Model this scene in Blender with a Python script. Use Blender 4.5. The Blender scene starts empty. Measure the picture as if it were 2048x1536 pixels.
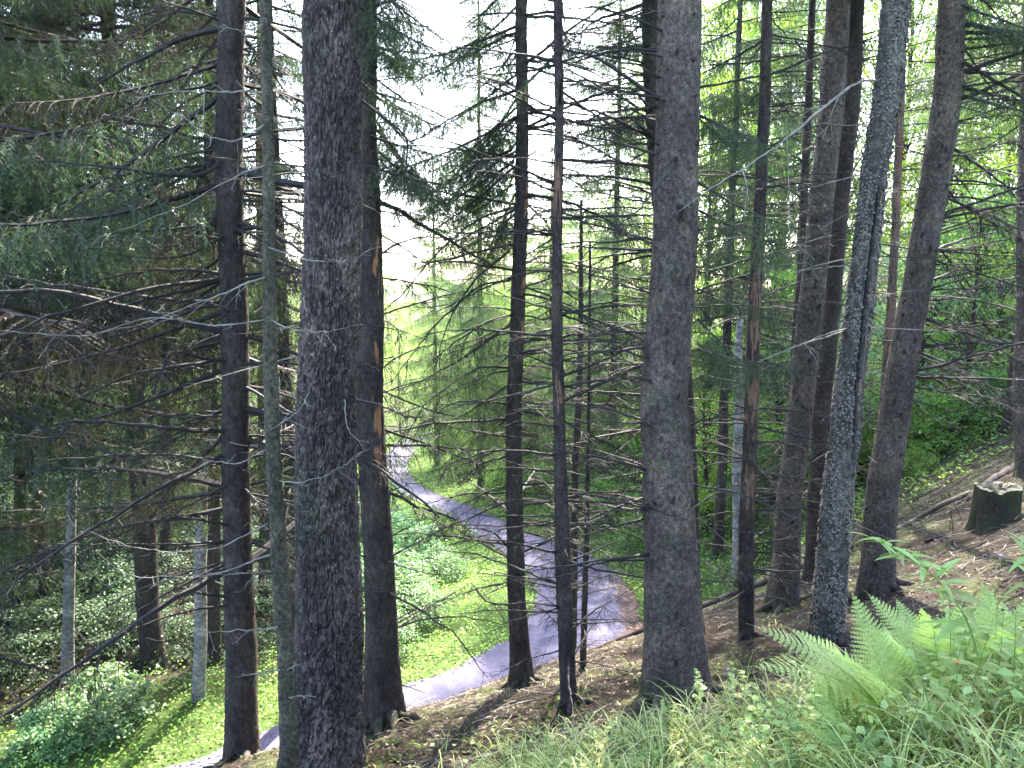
import bpy, math, random
import numpy as np
from mathutils import Vector, Matrix
R = math.radians
S = bpy.context.scene
COL = S.collection
rng = np.random.default_rng(7)
rnd = random.Random(11)

# ------------------------------------------------------------------ camera, sky, sun, exposure
PITCH = R(8.0)
FPX = 1479.0
cd = bpy.data.cameras.new('camera'); cam = bpy.data.objects.new('camera', cd); COL.objects.link(cam)
cd.sensor_width = 36; cd.lens = 36*FPX/2048; cd.clip_start = 0.05; cd.clip_end = 2000
cam.location = (0, 0, 0); cam.rotation_euler = (R(90)-PITCH, 0, 0)
S.camera = cam
SUN_EL, SUN_AZ = R(47), R(15)          # azimuth measured from +Y towards +X
world = bpy.data.worlds.new('World'); S.world = world; world.use_nodes = True
wn = world.node_tree; bg = wn.nodes['Background']
sky = wn.nodes.new('ShaderNodeTexSky'); sky.sky_type = 'NISHITA'; sky.sun_disc = False
sky.sun_elevation = SUN_EL; sky.sun_rotation = SUN_AZ; sky.dust_density = 2.0; sky.air_density = .8; sky.ozone_density = .4
wn.links.new(sky.outputs[0], bg.inputs[0]); bg.inputs[1].default_value = 0.15
sd = bpy.data.lights.new('sun', 'SUN'); sd.energy = 3.2; sd.angle = R(0.6); sd.color = (1, .9, .76)
sun = bpy.data.objects.new('sun', sd); COL.objects.link(sun)
dirv = Vector((math.sin(SUN_AZ)*math.cos(SUN_EL), math.cos(SUN_AZ)*math.cos(SUN_EL), math.sin(SUN_EL)))
sun.rotation_euler = dirv.to_track_quat('Z', 'Y').to_euler(); sun.location = dirv*50
S.view_settings.view_transform = 'Standard'; S.view_settings.look = 'None'
S.view_settings.gamma = 1; S.view_settings.use_curve_mapping = False
S.view_settings.exposure = 3.75
S.render.engine = 'CYCLES'
S.cycles.max_bounces = 8; S.cycles.diffuse_bounces = 4; S.cycles.transmission_bounces = 6

# ------------------------------------------------------------------ helpers
cP, sP = math.cos(PITCH), math.sin(PITCH)
def ray(px, py):
    a = (px-1024)/FPX; b = -(py-768)/FPX
    return np.array([a, cP+b*sP, -sP+b*cP])
def at(px, py, Y):
    d = ray(px, py); return d*(Y/d[1])
def xat(px, Y, z=-6.0):
    return (px-1024)/FPX*(Y*cP - z*sP)

def _hash(i, j, k, s):
    n = (i*374761393 + j*668265263 + k*2147483647 + s*1274126177) & 0xffffffff
    n = ((n ^ (n >> 13))*1274126177) & 0xffffffff
    n = (n ^ (n >> 16)) & 0xffffffff
    return n/4294967295.0
def noise3(x, y, z, s=0):
    x, y, z = np.broadcast_arrays(x, y, z)
    i = np.floor(x).astype(np.int64); j = np.floor(y).astype(np.int64); k = np.floor(z).astype(np.int64)
    u = x-i; v = y-j; w = z-k
    u = u*u*(3-2*u); v = v*v*(3-2*v); w = w*w*(3-2*w)
    r = 0
    for a in (0, 1):
        for b in (0, 1):
            for c in (0, 1):
                r = r + _hash(i+a, j+b, k+c, s)*(u if a else 1-u)*(v if b else 1-v)*(w if c else 1-w)
    return r*2-1
def noise2(x, y, s=0): return noise3(np.asarray(x, float), np.asarray(y, float), np.zeros_like(np.asarray(x, float)), s)
def fbm2(x, y, s=0, o=4):
    r = 0; a = 1.0
    for q in range(o):
        r = r+a*noise2(x*2**q, y*2**q, s+q); a *= .5
    return r

class MB:
    """collects vertices, quads and triangles of one mesh"""
    def __init__(s): s.v = []; s.q = []; s.t = []; s.n = 0; s.m = []; s.uv = []
    def add(s, v, q=None, t=None):
        v = np.asarray(v, np.float32).reshape(-1, 3)
        if q is not None and len(q): s.q.append(np.asarray(q, np.int64).reshape(-1, 4)+s.n)
        if t is not None and len(t): s.t.append(np.asarray(t, np.int64).reshape(-1, 3)+s.n)
        s.v.append(v); s.n += len(v)
    def mesh(s, name, mats, smooth=False, attr=None):
        v = np.concatenate(s.v) if s.v else np.zeros((0, 3), np.float32)
        q = np.concatenate(s.q) if s.q else np.zeros((0, 4), np.int64)
        t = np.concatenate(s.t) if s.t else np.zeros((0, 3), np.int64)
        me = bpy.data.meshes.new(name)
        me.vertices.add(len(v)); me.vertices.foreach_set('co', v.ravel())
        nl = len(q)*4+len(t)*3; me.loops.add(nl)
        me.loops.foreach_set('vertex_index', np.concatenate([q.ravel(), t.ravel()]).astype(np.int32))
        me.polygons.add(len(q)+len(t))
        st = np.concatenate([np.arange(len(q))*4, len(q)*4+np.arange(len(t))*3]).astype(np.int32)
        me.polygons.foreach_set('loop_start', st)
        me.update(calc_edges=True)
        me.polygons.foreach_set('use_smooth', np.full(len(q)+len(t), smooth))
        for m in (mats if isinstance(mats, (list, tuple)) else [mats]): me.materials.append(m)
        if attr:
            for k, a in attr.items():
                at_ = me.attributes.new(k, 'FLOAT', 'POINT'); at_.data.foreach_set('value', np.asarray(a, np.float32))
        return me

def frames(P):
    P = np.asarray(P, float); T = np.gradient(P, axis=0); T /= np.linalg.norm(T, axis=1)[:, None]+1e-9
    up = np.array([0, 0, 1.0]) if abs(T[0][2]) < .9 else np.array([0, 1.0, 0])
    A = np.cross(T, up); A /= np.linalg.norm(A, axis=1)[:, None]+1e-9
    B = np.cross(T, A)
    return T, A, B
def tube(mb, P, rad, n=5, cap=True):
    P = np.asarray(P, float); m = len(P); rad = np.broadcast_to(rad, (m,))
    T, A, B = frames(P)
    th = np.arange(n)/n*2*np.pi
    V = P[:, None] + (A[:, None]*np.cos(th)[None, :, None]+B[:, None]*np.sin(th)[None, :, None])*rad[:, None, None]
    V = V.reshape(-1, 3)
    i = np.arange(m-1)[:, None]*n; j = np.arange(n)[None]
    q = np.stack([i+j, i+(j+1) % n, i+n+(j+1) % n, i+n+j], -1).reshape(-1, 4)
    t = None
    if cap:
        V = np.vstack([V, P[-1]+T[-1]*rad[-1]*.5, P[0]])
        t = [((m-1)*n+k, (m-1)*n+(k+1) % n, m*n) for k in range(n)] + [((k+1) % n, k, m*n+1) for k in range(n)]
    mb.add(V, q, t)
def smooth_path(pts, n):
    """Catmull-Rom through pts, n samples"""
    P = np.asarray(pts, float)
    if len(P) == 2: return P[0]+(P[1]-P[0])*np.linspace(0, 1, n)[:, None]
    Q = np.vstack([2*P[0]-P[1], P, 2*P[-1]-P[-2]])
    u = np.linspace(0, len(P)-1, n); i = np.minimum(u.astype(int), len(P)-2); f = (u-i)[:, None]
    a, b, c, d = Q[i], Q[i+1], Q[i+2], Q[i+3]
    return .5*((2*b)+(-a+c)*f+(2*a-5*b+4*c-d)*f*f+(-a+3*b-3*c+d)*f**3)

def link(name, me, parent=None, loc=None, M=None):
    o = bpy.data.objects.new(name, me); COL.objects.link(o)
    if parent is not None: o.parent = parent
    if loc is not None: o.location = loc
    if M is not None: o.matrix_local = M
    return o
def thing(name, label, cat, loc=(0, 0, 0), group=None, me=None):
    o = bpy.data.objects.new(name, me); COL.objects.link(o); o.location = loc
    o['label'] = label; o['category'] = cat
    if group: o['group'] = group
    return o
def structure(name, me):
    o = link(name, me); o['kind'] = 'structure'; return o
def stuff(name, me, label=None, cat=None, parent=None):
    o = link(name, me, parent); o['kind'] = 'stuff'
    if label: o['label'] = label
    if cat: o['category'] = cat
    return o

# ------------------------------------------------------------------ materials
def newmat(name):
    m = bpy.data.materials.new(name); m.use_nodes = True
    nt = m.node_tree; nt.nodes.clear()
    out = nt.nodes.new('ShaderNodeOutputMaterial'); return m, nt, out
def N(nt, typ, **kw):
    n = nt.nodes.new(typ)
    for k, v in kw.items():
        if k.startswith('i_'): n.inputs[k[2:].replace('_', ' ')].default_value = v
        else: setattr(n, k, v)
    return n
def ramp(nt, stops):
    r = nt.nodes.new('ShaderNodeValToRGB'); e = r.color_ramp.elements
    while len(e) < len(stops): e.new(.5)
    for q, (p, c) in zip(e, stops): q.position = p; q.color = (*c, 1) if len(c) == 3 else c
    return r
def leaf_mat(name, cols, trans=.45, rough=.5, gloss=0.024, objvar=.25):
    m, nt, out = newmat(name); L = nt.links.new
    geo = N(nt, 'ShaderNodeNewGeometry')
    rp = ramp(nt, [(i/(len(cols)-1), c) for i, c in enumerate(cols)])
    L(geo.outputs['Random Per Island'], rp.inputs[0])
    oi = N(nt, 'ShaderNodeObjectInfo')
    hsv = N(nt, 'ShaderNodeHueSaturation')
    mr = N(nt, 'ShaderNodeMapRange'); mr.inputs[3].default_value = 1-objvar; mr.inputs[4].default_value = 1+objvar
    L(oi.outputs['Random'], mr.inputs[0]); L(mr.outputs[0], hsv.inputs['Value'])
    mr2 = N(nt, 'ShaderNodeMapRange'); mr2.inputs[3].default_value = .485; mr2.inputs[4].default_value = .515
    L(oi.outputs['Random'], mr2.inputs[0]); L(mr2.outputs[0], hsv.inputs['Hue'])
    L(rp.outputs[0], hsv.inputs['Color'])
    d = N(nt, 'ShaderNodeBsdfDiffuse'); t = N(nt, 'ShaderNodeBsdfTranslucent'); g = N(nt, 'ShaderNodeBsdfGlossy'); g.inputs['Roughness'].default_value = rough
    L(hsv.outputs[0], d.inputs[0])
    tm = N(nt, 'ShaderNodeMixRGB', blend_type='MULTIPLY'); tm.inputs[0].default_value = 1; tm.inputs[2].default_value = (1.25, 1.35, .7, 1)
    L(hsv.outputs[0], tm.inputs[1]); L(tm.outputs[0], t.inputs[0])
    mx = N(nt, 'ShaderNodeMixShader'); mx.inputs[0].default_value = trans; L(d.outputs[0], mx.inputs[1]); L(t.outputs[0], mx.inputs[2])
    m2 = N(nt, 'ShaderNodeMixShader'); m2.inputs[0].default_value = gloss; L(mx.outputs[0], m2.inputs[1]); L(g.outputs[0], m2.inputs[2])
    L(m2.outputs[0], out.inputs[0]); return m
def bark_mat(name, dark, mid, light, scale=14, stretch=(1, 1, .35), moss=(0.05, .075, .02), mossamt=.15, lichen=.2, bump=.5, bdist=.01, peel=(.26, .135, .08), flare=True):
    m, nt, out = newmat(name); L = nt.links.new
    tc = N(nt, 'ShaderNodeTexCoord'); mp = N(nt, 'ShaderNodeMapping'); mp.inputs['Scale'].default_value = stretch
    L(tc.outputs['Object'], mp.inputs[0])
    n1 = N(nt, 'ShaderNodeTexNoise'); n1.inputs['Scale'].default_value = scale; n1.inputs['Detail'].default_value = 8; n1.inputs['Roughness'].default_value = .65
    n2 = N(nt, 'ShaderNodeTexVoronoi'); n2.inputs['Scale'].default_value = scale*3.2
    n3 = N(nt, 'ShaderNodeTexNoise'); n3.inputs['Scale'].default_value = 2.2; n3.inputs['Detail'].default_value = 5
    n4 = N(nt, 'ShaderNodeTexNoise'); n4.inputs['Scale'].default_value = scale*5; n4.inputs['Detail'].default_value = 4
    for n in (n1, n2, n4): L(mp.outputs[0], n.inputs['Vector'])
    L(tc.outputs['Object'], n3.inputs['Vector'])
    rp = ramp(nt, [(.3, dark), (.5, mid), (.72, light)]); L(n1.outputs['Fac'], rp.inputs[0])
    # lichen flecks
    lr = ramp(nt, [(.6, (0, 0, 0)), (.64, (lichen,)*3)]); L(n4.outputs['Fac'], lr.inputs[0])
    mx = N(nt, 'ShaderNodeMixRGB'); L(lr.outputs[0], mx.inputs[0]); L(rp.outputs[0], mx.inputs[1]); mx.inputs[2].default_value = (.3, .26, .21, 1)
    mr = ramp(nt, [(.52, (0, 0, 0)), (.68, (mossamt,)*3)]); L(n3.outputs['Fac'], mr.inputs[0])
    mm = N(nt, 'ShaderNodeMixRGB'); L(mr.outputs[0], mm.inputs[0]); L(mx.outputs[0], mm.inputs[1]); mm.inputs[2].default_value = (*moss, 1)
    n5 = N(nt, 'ShaderNodeTexNoise'); n5.inputs['Scale'].default_value = 3.5; n5.inputs['Detail'].default_value = 6; L(mp.outputs[0], n5.inputs['Vector'])
    r5 = ramp(nt, [(.3, (.42, .41, .41)), (.52, (.75, .74, .73)), (.72, (1.35, 1.28, 1.2))]); L(n5.outputs['Fac'], r5.inputs[0])
    m5 = N(nt, 'ShaderNodeMixRGB', blend_type='MULTIPLY'); m5.inputs[0].default_value = 1; L(mm.outputs[0], m5.inputs[1]); L(r5.outputs[0], m5.inputs[2]); mm = m5
    # attributes: 'moss' at the base, 'peel' where bark has come off and where sun flecks are painted
    a1 = N(nt, 'ShaderNodeAttribute'); a1.attribute_name = 'moss'
    mm2 = N(nt, 'ShaderNodeMixRGB'); L(a1.outputs['Fac'], mm2.inputs[0]); L(mm.outputs[0], mm2.inputs[1]); mm2.inputs[2].default_value = (.035, .045, .013, 1)
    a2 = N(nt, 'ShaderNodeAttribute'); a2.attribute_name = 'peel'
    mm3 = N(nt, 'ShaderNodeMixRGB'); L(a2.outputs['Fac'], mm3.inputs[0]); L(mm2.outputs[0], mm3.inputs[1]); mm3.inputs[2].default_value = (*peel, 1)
    a3 = N(nt, 'ShaderNodeAttribute'); a3.attribute_name = 'bark_dark'  # attribute: darker colour in the cracks and on the knots
    mm4 = N(nt, 'ShaderNodeMixRGB'); L(a3.outputs['Fac'], mm4.inputs[0]); L(mm3.outputs[0], mm4.inputs[1]); mm4.inputs[2].default_value = (.008, .006, .005, 1); mm3 = mm4
    b = N(nt, 'ShaderNodeBsdfPrincipled'); b.inputs['Roughness'].default_value = .85; b.inputs['Specular IOR Level'].default_value = .25
    L(mm3.outputs[0], b.inputs['Base Color'])
    ad = N(nt, 'ShaderNodeMath', operation='ADD'); L(n1.outputs['Fac'], ad.inputs[0])
    mu = N(nt, 'ShaderNodeMath', operation='MULTIPLY'); mu.inputs[1].default_value = .5; L(n2.outputs['Distance'], mu.inputs[0]); L(mu.outputs[0], ad.inputs[1])
    bp = N(nt, 'ShaderNodeBump'); bp.inputs['Strength'].default_value = bump; bp.inputs['Distance'].default_value = bdist
    L(ad.outputs[0], bp.inputs['Height']); L(bp.outputs[0], b.inputs['Normal'])
    L(b.outputs[0], out.inputs[0]); return m
def simple(name, c1, c2, scale=20, rough=.8):
    m, nt, out = newmat(name); L = nt.links.new
    tc = N(nt, 'ShaderNodeTexCoord'); n1 = N(nt, 'ShaderNodeTexNoise'); n1.inputs['Scale'].default_value = scale; n1.inputs['Detail'].default_value = 5
    L(tc.outputs['Object'], n1.inputs['Vector'])
    rp = ramp(nt, [(.35, c1), (.65, c2)]); L(n1.outputs['Fac'], rp.inputs[0])
    b = N(nt, 'ShaderNodeBsdfPrincipled'); b.inputs['Roughness'].default_value = rough; L(rp.outputs[0], b.inputs['Base Color']); L(b.outputs[0], out.inputs[0])
    return m
M_fiss = bark_mat('larch_bark', (.028, .021, .019), (.085, .065, .058), (.19, .155, .14), scale=20, stretch=(1, 1, .4), mossamt=.25, lichen=.75, bump=1.0, bdist=.02)
M_spruce = bark_mat('spruce_bark', (.024, .018, .014), (.085, .066, .054), (.22, .175, .145), scale=30, stretch=(1, 1, .8), mossamt=.2, lichen=.8, bump=1.0, bdist=.015)
M_flake = simple('lichen_flakes', (.05, .042, .034), (.2, .175, .14), 60)
M_dark = bark_mat('dark_spruce_bark', (.016, .012, .01), (.042, .032, .028), (.1, .08, .07), scale=26, stretch=(1, 1, .6), mossamt=.15, lichen=.3, bump=.7, bdist=.008)
M_sunfleck = bark_mat('sunfleck_spruce_bark', (.016, .012, .01), (.042, .032, .028), (.1, .08, .07), scale=26, stretch=(1, 1, .6), mossamt=.15, lichen=.3, bump=.7, bdist=.008, peel=(.45, .2, .09))  # dark spruce bark with orange sunlight flecks painted into its colour
M_mossy = bark_mat('mossy_bark', (.018, .016, .011), (.065, .058, .038), (.17, .155, .11), scale=38, stretch=(1, 1, .8), mossamt=.4, moss=(.06, .075, .03), lichen=.7, bump=1.0, bdist=.012)
M_birch = bark_mat('pale_bark', (.07, .065, .06), (.28, .27, .26), (.45, .44, .43), scale=10, stretch=(1, 1, 1.6), mossamt=.1, lichen=.4, bump=.4, bdist=.004)
M_grey = bark_mat('lichen_grey_bark', (.02, .018, .015), (.075, .068, .06), (.2, .185, .16), scale=24, stretch=(1, 1, .9), mossamt=.2, lichen=.8, bump=.9, bdist=.012)
M_twig = simple('dead_twig', (.008, .006, .005), (.02, .016, .014), 8)
M_palet = simple('pale_twig', (.09, .078, .06), (.22, .2, .165), 12)
M_dark2 = bark_mat('stripped_log', (.04, .032, .022), (.12, .1, .075), (.27, .23, .17), scale=16, stretch=(.4, 1, 1), mossamt=.5, lichen=.2, bump=.7)
M_knot = simple('knot', (.008, .006, .005), (.03, .024, .02), 30)
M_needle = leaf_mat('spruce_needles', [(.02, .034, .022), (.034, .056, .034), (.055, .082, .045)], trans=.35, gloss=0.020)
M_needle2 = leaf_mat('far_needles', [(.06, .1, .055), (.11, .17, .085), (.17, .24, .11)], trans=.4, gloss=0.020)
M_brownn = leaf_mat('dead_needles', [(.035, .026, .02), (.06, .045, .032), (.05, .05, .03)], trans=.2, gloss=0.012)
M_beech = leaf_mat('beech_leaves', [(.1, .2, .035), (.2, .34, .06), (.32, .46, .1)], trans=.5, gloss=0.032)
M_under = leaf_mat('understory_leaves', [(.08, .17, .08), (.15, .28, .13), (.24, .38, .18)], trans=.45, gloss=0.048)
M_bright = leaf_mat('bright_leaves', [(.16, .28, .04), (.28, .42, .06), (.4, .52, .1)], trans=.55, gloss=.03)
M_shade = leaf_mat('shade_leaves', [(.025, .05, .025), (.05, .09, .045), (.09, .15, .08)], trans=.35, gloss=.03)  # darker copy of the understory leaves, shade put into their colour
M_verge = leaf_mat('verge_leaves', [(.12, .24, .04), (.18, .33, .055), (.24, .4, .075), (.3, .43, .1)], trans=.45, gloss=0.024)
M_grass = leaf_mat('grass_blades', [(.05, .08, .02), (.13, .18, .045), (.28, .34, .09), (.38, .43, .14), (.55, .5, .28)], trans=.4, gloss=0.032)
M_straw = leaf_mat('dry_grass', [(.3, .2, .09), (.42, .32, .16)], trans=.35, gloss=0.020)
M_fern = leaf_mat('fern_green', [(.26, .37, .12), (.34, .45, .16), (.42, .52, .21)], trans=.5, gloss=0.024, objvar=.15)
M_herb = leaf_mat('herb_leaves', [(.08, .15, .045), (.2, .3, .08), (.36, .45, .16)], trans=.42, gloss=0.040, objvar=.3)
M_stem = leaf_mat('green_stem', [(.12, .18, .05), (.18, .22, .06)], trans=.2)
M_litter = leaf_mat('litter', [(.018, .012, .008), (.045, .028, .018), (.075, .05, .034), (.11, .08, .055), (.2, .16, .115)], trans=.05, gloss=0.016)
M_moss = leaf_mat('moss_tufts', [(.05, .07, .015), (.09, .12, .025)], trans=.3)

def ground_mat():
    m, nt, out = newmat('forest_floor'); L = nt.links.new
    tc = N(nt, 'ShaderNodeTexCoord')
    def nz(s, d=6, r=.6):
        n = N(nt, 'ShaderNodeTexNoise'); n.inputs['Scale'].default_value = s; n.inputs['Detail'].default_value = d; n.inputs['Roughness'].default_value = r
        L(tc.outputs['Object'], n.inputs['Vector']); return n
    a = nz(6, 8, .7); b_ = nz(38, 6, .7); c = nz(1.1, 5); d = nz(120, 3)
    r1 = ramp(nt, [(.3, (.008, .007, .005)), (.5, (.026, .02, .014)), (.72, (.085, .068, .05))]); L(b_.outputs['Fac'], r1.inputs[0])
    r2 = ramp(nt, [(.3, (.5, .5, .5)), (.7, (1.25, 1.15, 1.1))]); L(a.outputs['Fac'], r2.inputs[0])
    mu = N(nt, 'ShaderNodeMixRGB', blend_type='MULTIPLY'); mu.inputs[0].default_value = 1; L(r1.outputs[0], mu.inputs[1]); L(r2.outputs[0], mu.inputs[2])
    ms = ramp(nt, [(.53, (0, 0, 0)), (.63, (.75, .75, .75))]); L(c.outputs['Fac'], ms.inputs[0])
    gr = ramp(nt, [(.3, (.03, .045, .012)), (.7, (.09, .11, .03))]); L(b_.outputs['Fac'], gr.inputs[0])
    m1 = N(nt, 'ShaderNodeMixRGB'); L(ms.outputs[0], m1.inputs[0]); L(mu.outputs[0], m1.inputs[1]); L(gr.outputs[0], m1.inputs[2])
    at_ = N(nt, 'ShaderNodeAttribute'); at_.attribute_name = 'green'
    g2 = ramp(nt, [(.3, (.035, .06, .015)), (.7, (.08, .13, .03))]); L(b_.outputs['Fac'], g2.inputs[0])
    m2 = N(nt, 'ShaderNodeMixRGB'); L(at_.outputs['Fac'], m2.inputs[0]); L(m1.outputs[0], m2.inputs[1]); L(g2.outputs[0], m2.inputs[2])
    b = N(nt, 'ShaderNodeBsdfPrincipled'); b.inputs['Roughness'].default_value = .95; b.inputs['Specular IOR Level'].default_value = .2
    L(m2.outputs[0], b.inputs['Base Color'])
    bp = N(nt, 'ShaderNodeBump'); bp.inputs['Strength'].default_value = .8; bp.inputs['Distance'].default_value = .03
    ad = N(nt, 'ShaderNodeMath', operation='ADD'); L(b_.outputs['Fac'], ad.inputs[0]); L(d.outputs['Fac'], ad.inputs[1])
    L(ad.outputs[0], bp.inputs['Height']); L(bp.outputs[0], b.inputs['Normal']); L(b.outputs[0], out.inputs[0]); return m
def asphalt_mat():
    m, nt, out = newmat('asphalt'); L = nt.links.new
    tc = N(nt, 'ShaderNodeTexCoord')
    def nz(s, d=5):
        n = N(nt, 'ShaderNodeTexNoise'); n.inputs['Scale'].default_value = s; n.inputs['Detail'].default_value = d; L(tc.outputs['Object'], n.inputs['Vector']); return n
    a = nz(1.3); b_ = nz(90, 3); c = nz(9, 6)
    r = ramp(nt, [(.3, (.085, .08, .125)), (.7, (.125, .118, .17))]); L(a.outputs['Fac'], r.inputs[0])
    r2 = ramp(nt, [(.35, (.75, .75, .75)), (.65, (1.2, 1.2, 1.2))]); L(b_.outputs['Fac'], r2.inputs[0])
    mu = N(nt, 'ShaderNodeMixRGB', blend_type='MULTIPLY'); mu.inputs[0].default_value = 1; L(r.outputs[0], mu.inputs[1]); L(r2.outputs[0], mu.inputs[2])
    vo = N(nt, 'ShaderNodeTexVoronoi'); vo.feature = 'DISTANCE_TO_EDGE'; vo.inputs['Scale'].default_value = .9
    wv = N(nt, 'ShaderNodeMixRGB'); wv.inputs[0].default_value = .12; L(tc.outputs['Object'], wv.inputs[1]); L(c.outputs['Color'], wv.inputs[2]); L(wv.outputs[0], vo.inputs['Vector'])
    cr = ramp(nt, [(.004, (.45, .43, .42)), (.014, (1, 1, 1))]); L(vo.outputs['Distance'], cr.inputs[0])
    st = ramp(nt, [(.35, (.72, .7, .68)), (.6, (1.1, 1.1, 1.12))]); L(c.outputs['Fac'], st.inputs[0])
    for q in (cr, st):
        m_ = N(nt, 'ShaderNodeMixRGB', blend_type='MULTIPLY'); m_.inputs[0].default_value = .45; L(mu.outputs[0], m_.inputs[1]); L(q.outputs[0], m_.inputs[2]); mu = m_
    at_ = N(nt, 'ShaderNodeAttribute'); at_.attribute_name = 'litter'
    ad = N(nt, 'ShaderNodeMath', operation='MULTIPLY_ADD'); ad.inputs[1].default_value = 1.1; L(c.outputs['Fac'], ad.inputs[0]); L(at_.outputs['Fac'], ad.inputs[2])
    mr = ramp(nt, [(.98, (0, 0, 0)), (1.0, (1, 1, 1))]); mr.color_ramp.elements[0].position = .8
    s2 = N(nt, 'ShaderNodeMath', operation='SUBTRACT'); s2.inputs[1].default_value = .25; L(ad.outputs[0], s2.inputs[0]); L(s2.outputs[0], mr.inputs[0])
    bc = ramp(nt, [(.35, (.05, .035, .035)), (.6, (.10, .07, .065)), (.7, (.16, .11, .09))]); L(c.outputs['Fac'], bc.inputs[0])
    mx = N(nt, 'ShaderNodeMixRGB'); L(mr.outputs[0], mx.inputs[0]); L(mu.outputs[0], mx.inputs[1]); L(bc.outputs[0], mx.inputs[2])
    b = N(nt, 'ShaderNodeBsdfPrincipled'); b.inputs['Roughness'].default_value = .95; b.inputs['Specular IOR Level'].default_value = .12
    L(mx.outputs[0], b.inputs['Base Color'])
    bp = N(nt, 'ShaderNodeBump'); bp.inputs['Strength'].default_value = .35; bp.inputs['Distance'].default_value = .012
    L(b_.outputs['Fac'], bp.inputs['Height']); L(bp.outputs[0], b.inputs['Normal']); L(b.outputs[0], out.inputs[0]); return m

# ------------------------------------------------------------------ road plan
def road_z(y): return -8.0 - .085*np.clip(np.asarray(y, float)-18, 0, 60)
def unroad(px, py):
    d = ray(px, py); t = -8/d[2]
    for _ in range(30): t = float(road_z(t*d[1]))/d[2]
    return d[:2]*t
pairs = []
for ix, iy in [(-16, 6.2), (-10, 8.9)]: pairs.append(((ix, iy), (ix+1.3, iy-2.7)))
for p in [(330, 1536), (460, 1490), (560, 1450), (730, 1395), (800, 1372)]:
    a = unroad(*p); pairs.append((tuple(a), (a[0]+1.7, a[1]-2.5)))
a = unroad(900, 1340); pairs.append((tuple(a), (a[0]+1.9, a[1]-2.2)))
pairs.append((tuple(unroad(1000, 1290)), (1.55, 13.3)))
pairs.append((tuple(unroad(1040, 1260)), (2.35, 14.5)))
pairs.append((tuple(unroad(1065, 1220)), (2.95, 16.0)))
for i, o in [((1075, 1198), (1276, 1205)), ((1063, 1170), (1252, 1168)), ((1050, 1140), (1210, 1133)), ((1000, 1100), (1150, 1098)), ((950, 1070), (1060, 1068)),
             ((900, 1035), (985, 1032)), ((850, 1010), (920, 1006)), ((806, 988), (860, 981)), ((782, 960), (820, 952)), ((772, 920), (822, 914)), ((792, 884), (848, 884)), ((860, 862), (905, 868)), ((940, 848), (965, 855))]:
    pairs.append((tuple(unroad(*i)), tuple(unroad(*o))))
pi_ = smooth_path([p[0] for p in pairs], 260); po_ = smooth_path([p[1] for p in pairs], 260)
rc = (pi_+po_)/2; rw = np.linalg.norm(pi_-po_, axis=1)/2
def road_dist(X, Y):
    """signed distance to the road's edge; and side (+ = outer side)"""
    sh = np.shape(X); X = np.ravel(X); Y = np.ravel(Y)
    best = np.full(X.shape, 1e9); idx = np.zeros(X.shape, int)
    for k in range(0, 260, 2):
        d = np.hypot(X-rc[k, 0], Y-rc[k, 1])-rw[k]*.98
        m = d < best; best[m] = d[m]; idx[m] = k
    side = ((X-rc[idx, 0])*(po_[idx, 0]-rc[idx, 0])+(Y-rc[idx, 1])*(po_[idx, 1]-rc[idx, 1])) > 0
    return best.reshape(sh), side.reshape(sh)

def near_slope(X, Y):
    z = -1.6-.37*np.clip(Y, -12, 900)+.2*np.clip(X, -14, 20)
    z = z + .05*np.clip(X-3, 0, 17)**2*np.exp(-np.clip(X-3, 0, 17)/14)
    z = z + .42*np.exp(-((X-2.1)**2/1.6+(Y-2.7)**2/2.6))
    yc = np.interp(X, [-12, -6, -3, -1.3, 0, 1.6, 3.2, 4.6, 7, 12, 20], [3.5, 5.2, 6.6, 7.75, 8.65, 9.7, 11.4, 13.2, 16.5, 22, 30])
    d = Y-yc
    sp = np.log1p(np.exp(np.clip(d*4, -30, 30)))/4
    return z - .75*sp, d
def height(X, Y, detail=True):
    X = np.asarray(X, float); Y = np.asarray(Y, float)
    zn, d = near_slope(X, Y)
    rd, side = road_dist(X, Y)
    rz = road_z(Y)-.05
    out = np.clip(rd-.7, 0, 60)
    bank = np.where(side & (Y > 13), .42*out*np.clip((X+7)/9, .25, 1), 0)
    left = np.where(~side, .02*out + .12*np.clip(-X-14, 0, 60)*np.clip((Y-5)/20, 0, 1), 0)
    low = rz + np.minimum(bank, 20) + left + np.clip(rd, 0, 1)*.06
    if detail:
        w = np.clip(rd/1.2, 0, 1)
        low = low + w*(.12*noise2(X*.6, Y*.6, 3)+.05*noise2(X*2.1, Y*2.1, 5))
        zn = zn + .07*noise2(X*.9, Y*.9, 9)+.035*noise2(X*3.1, Y*3.1, 12)+.022*noise2(X*8, Y*8, 14)+.012*noise2(X*17, Y*17, 15)
    k = 5.0
    mx = np.maximum(zn, low)
    z = mx + np.log(np.exp(k*(zn-mx))+np.exp(k*(low-mx)))/k*np.clip(rd, 0, 1)
    z = np.where(rd < .05, np.minimum(z, rz), z)
    z = np.where((rd < .6) & (rd >= .05), np.minimum(z, rz+(rd-.05)*1.1+.02), z) if True else z
    return z
def H(x, y): return float(height(np.array([x]), np.array([y]))[0])
def hit(px, py):
    d = ray(px, py); Y = np.linspace(1.2, 60, 3000); t = Y/d[1]
    z = height(t*d[0], Y); below = np.nonzero(t*d[2] < z)[0]
    return float(Y[below[0]]) if len(below) else 60.0

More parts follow.
